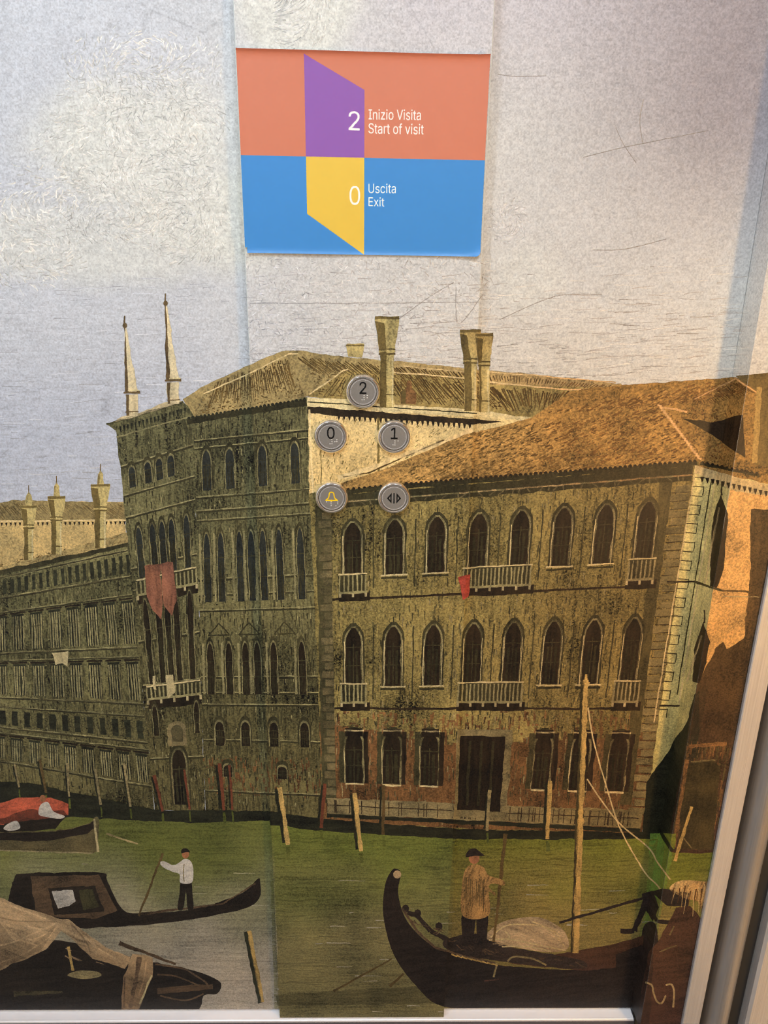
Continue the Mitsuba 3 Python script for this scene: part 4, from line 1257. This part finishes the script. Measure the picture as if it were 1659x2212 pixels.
def on_sign(px):
    q = on_plane(px, {'y': -PROUD - 0.0012})
    W, H = SX1 - SX0, SZ1 - SZ0
    u = q[:, 0] - SX0
    v = q[:, 1] - SZ0
    return np.stack([u, v + 0.0098 * (u - W / 2) * (0.5 + 0.5 * v / H)], -1)


W_, H_ = SX1 - SX0, SZ1 - SZ0
(ax, bx), mid = on_sign([(661, 339), (787, 341)])[:, 0], float(on_sign([(790, 341)])[0, 1])
ptop = float(on_sign([(660, 116)])[0, 1])
pr = float(on_sign([(787, 194)])[0, 1])
yl = float(on_sign([(666, 462)])[0, 1])
sheet_outline = sg.box(0, 0, W_, H_)
rr = 0.006
sheet_outline = sg.box(0, rr, W_, H_).union(sg.box(rr * 0.4, 0, W_ - rr, H_)).union(sg.Point(W_ - rr, rr).buffer(rr))
orange = sg.box(0, mid, W_, H_).intersection(sheet_outline)
blue = sg.box(0, 0, W_, mid).intersection(sheet_outline)
purple = sg.Polygon([(ax, mid), (bx, mid), (bx, pr), (ax, min(ptop, H_))])
yellow = sg.Polygon([(ax, mid), (bx, mid), (bx, 0.0), (ax, yl)])
big = lambda s: s if s.geom_type == 'Polygon' else max(s.geoms, key=lambda g: g.area)
parts = {'paper_orange': [p for p in getattr(orange.difference(purple), 'geoms', [orange.difference(purple)])], 'paper_blue': [p for p in getattr(blue.difference(yellow), 'geoms', [blue.difference(yellow)])],
         'paper_purple': [purple], 'paper_yellow': [yellow]}
for (nm, ps), lab in zip(parts.items(), ('orange upper field of the paper', 'blue lower field of the paper', 'purple open-door shape', 'yellow open-door shape')):
    m = cat([sheet_mesh(p) for p in ps if p.area > 1e-7])
    m.merge_vertices(digits_vertex=7)
    obj('field', m, nm, sign, smooth=True, label=lab)
back = sheet_mesh(big(sheet_outline), -0.0003)
obj('backing', back, 'paper_back', sign, smooth=True)


def lettering(text, px0, px1, height_px, mname, squeeze=None, lift=0.00015, bold=False):
    """text from its lower left corner px0 to its lower right px1 on the sheet"""
    m = meshkit.text_mesh(text, 1.0, 0.02, bold)
    a, b = on_sign([px0])[0], on_sign([px1])[0]
    h = on_sign([(px0[0], px0[1] - height_px)])[0, 1] - a[1]
    v = np.array(m.vertices)
    x0, x1 = v[:, 0].min(), v[:, 0].max()
    u = a[0] + (v[:, 0] - x0) / (x1 - x0) * (b[0] - a[0])
    w = a[1] + (b[1] - a[1]) * (v[:, 0] - x0) / (x1 - x0) + v[:, 1] * h
    out = sheet(u, w)
    out[:, 1] -= lift + v[:, 2] * 0.002
    return trimesh.Trimesh(out, m.faces[:, ::-1], process=False)


for text, p0, p1, h in (('2', (753, 281), (777, 282), 41), ('0', (755, 442), (778, 442), 40), ('Inizio Visita', (796, 258), (909, 259), 22), ('Start of visit', (796, 288), (915, 290), 22),
                        ('Uscita', (796, 417), (855, 417), 20), ('Exit', (796, 445), (830, 446), 19)):
    obj('lettering', lettering(text, p0, p1, h, 'ink_white'), 'ink_white', sign, label='white lettering ' + text)

# ------------------------------------------------------------------ the buttons
BZ = [(0.0, 0.0), (0.0208, 0.0), (0.0212, 0.0010), (0.0211, 0.0022), (0.0206, 0.0038), (0.0197, 0.0051), (0.0187, 0.0058), (0.0178, 0.0058), (0.0171, 0.0051), (0.0167, 0.0042), (0.0167, 0.0010), (0.0, 0.0010)]
CP = [(0.0, 0.0011), (0.0164, 0.0011), (0.0164, 0.0036), (0.0158, 0.0041), (0.0151, 0.0041), (0.0, 0.0041)]
bez_m, cap_m = lathe(BZ, 64), lathe(CP, 64)
ring_m = lathe([(0.01445, 0.00405), (0.01490, 0.00405), (0.01490, 0.0044), (0.01445, 0.0044), (0.01445, 0.00405)], 64)
cap_face = -0.0041
bez_d, cap_d, ring_d = mikit.ply(bez_m, 'chrome', smooth=35), mikit.ply(cap_m, 'cap_steel', smooth=30), mikit.ply(ring_m, 'satin')
dot_m = trimesh.creation.icosphere(2, 0.00068)
dot_d = mikit.ply(dot_m, 'white_dot', smooth=True)


def flat_on_cap(polys, mname, depth=0.0004):
    ms = []
    for p in polys:
        m = trimesh.creation.extrude_polygon(p, depth, engine='earcut')
        v = np.array(m.vertices)
        ms.append(trimesh.Trimesh(np.stack([v[:, 0], cap_face + 0.00005 - v[:, 2], v[:, 1]], 1), m.faces, process=False))
    m = cat(ms)
    return m


def numeral(ch, h=0.0142, squeeze=0.92):
    m = meshkit.text_mesh(ch, h, 0.0005)
    v = np.array(m.vertices)
    cx = (v[:, 0].min() + v[:, 0].max()) / 2
    return trimesh.Trimesh(np.stack([(v[:, 0] - cx) * squeeze, cap_face - v[:, 2], v[:, 1] - 0.0022], 1), m.faces, process=False)


P_ = 0.00255
NUM = [(0, 0), (0, -1), (0, -2), (-1, -2)]       # the number sign's dots, from its right column
BUTTONS = [
    ('2', (784, 846), 'round steel button marked 2, topmost of the five, under the sign', [(x * P_ * 0.95 + 0.0014, y * P_ - 0.0043) for x, y in NUM + [(1.55, 0), (1.55, -1)]]),
    ('0', (715, 942.5), 'round steel button marked 0, left of the button marked 1', [(x * P_ * 0.95 + 0.0012, y * P_ - 0.0037) for x, y in NUM + [(1.45, -1), (2.5, 0), (2.5, -1)]]),
    ('1', (851.5, 943.5), 'round steel button marked 1, right of the button marked 0', [(x * P_ * 0.95 + 0.0010, y * P_ - 0.0046) for x, y in NUM + [(1.55, 0)]]),
    ('bell', (716.5, 1074.5), 'round steel alarm button with a yellow bell outline', [(x * P_ * 0.95 - 0.0064, y * P_ - 0.0052) for x, y in [(0, 0), (2.35, 0), (2.35, -1), (2.35, -2), (5.8, 0), (5.8, -1), (4.8, -2)]]),
    ('open', (851, 1075), 'round steel door-opening button with two black triangles and a bar', []),
]
for kind, px, lab, dots in BUTTONS:
    c = on_plane([px], {'y': -PROUD - 0.002})[0]
    place = T().translate([float(c[0]), -PROUD - 0.0004, float(c[1])])
    b = thing('lift_button', lab, 'button', 'round lift buttons on the control panel')
    scene[b + '__bezel'] = {**bez_d, 'to_world': place}
    labels[b + '__bezel'] = {'label': 'chrome ring'}
    scene[b + '__cap'] = {**cap_d, 'to_world': place}
    scene[b + '__cap__rim'] = {**ring_d, 'to_world': place}
    if kind in '012':
        obj('numeral', numeral(kind), 'black', b + '__cap', label='black numeral ' + kind, to_world=place)
    elif kind == 'bell':
        o = smooth([(-.0010, .0080), (.0010, .0080), (.0030, .0066), (.0036, .0030), (.0044, .0002), (.0070, -.0022), (.0066, -.0034), (-.0066, -.0034), (-.0070, -.0022), (-.0044, .0002), (-.0036, .0030), (-.0030, .0066)], 6)
        outer = sg.Polygon(o).buffer(0.0003)
        pol = outer.difference(outer.buffer(-0.00145)).union(sg.Point(0, -.0034).buffer(.0013))
        obj('bell_mark', flat_on_cap([big(pol)], 'yellow'), 'yellow', b + '__cap', label='yellow bell outline', to_world=place)
    else:
        tri = sg.Polygon([(-.0088, 0), (-.0031, .0068), (-.0031, -.0068)])
        tri = tri.difference(sg.Polygon([(-.0065, 0), (-.0045, .0030), (-.0045, -.0030)]))
        import shapely.affinity as aff
        obj('door_mark', flat_on_cap([tri, aff.scale(tri, -1, 1, origin=(0, 0)), sg.box(-.0007, -.0068, .0007, .0068)], 'black'), 'black', b + '__cap', label='black door-opening mark', to_world=place)
    for i, (dx, dz) in enumerate(dots):
        scene[b + '__cap__braille_dot' + (f'_{i:03d}' if i else '')] = {**dot_d, 'to_world': place @ T().translate([dx, cap_face + 0.0001, dz])}

if PAL:
    TABLE = [mi.Float(col) for col in np.array(PAL).T.astype(np.float32).tolist()]
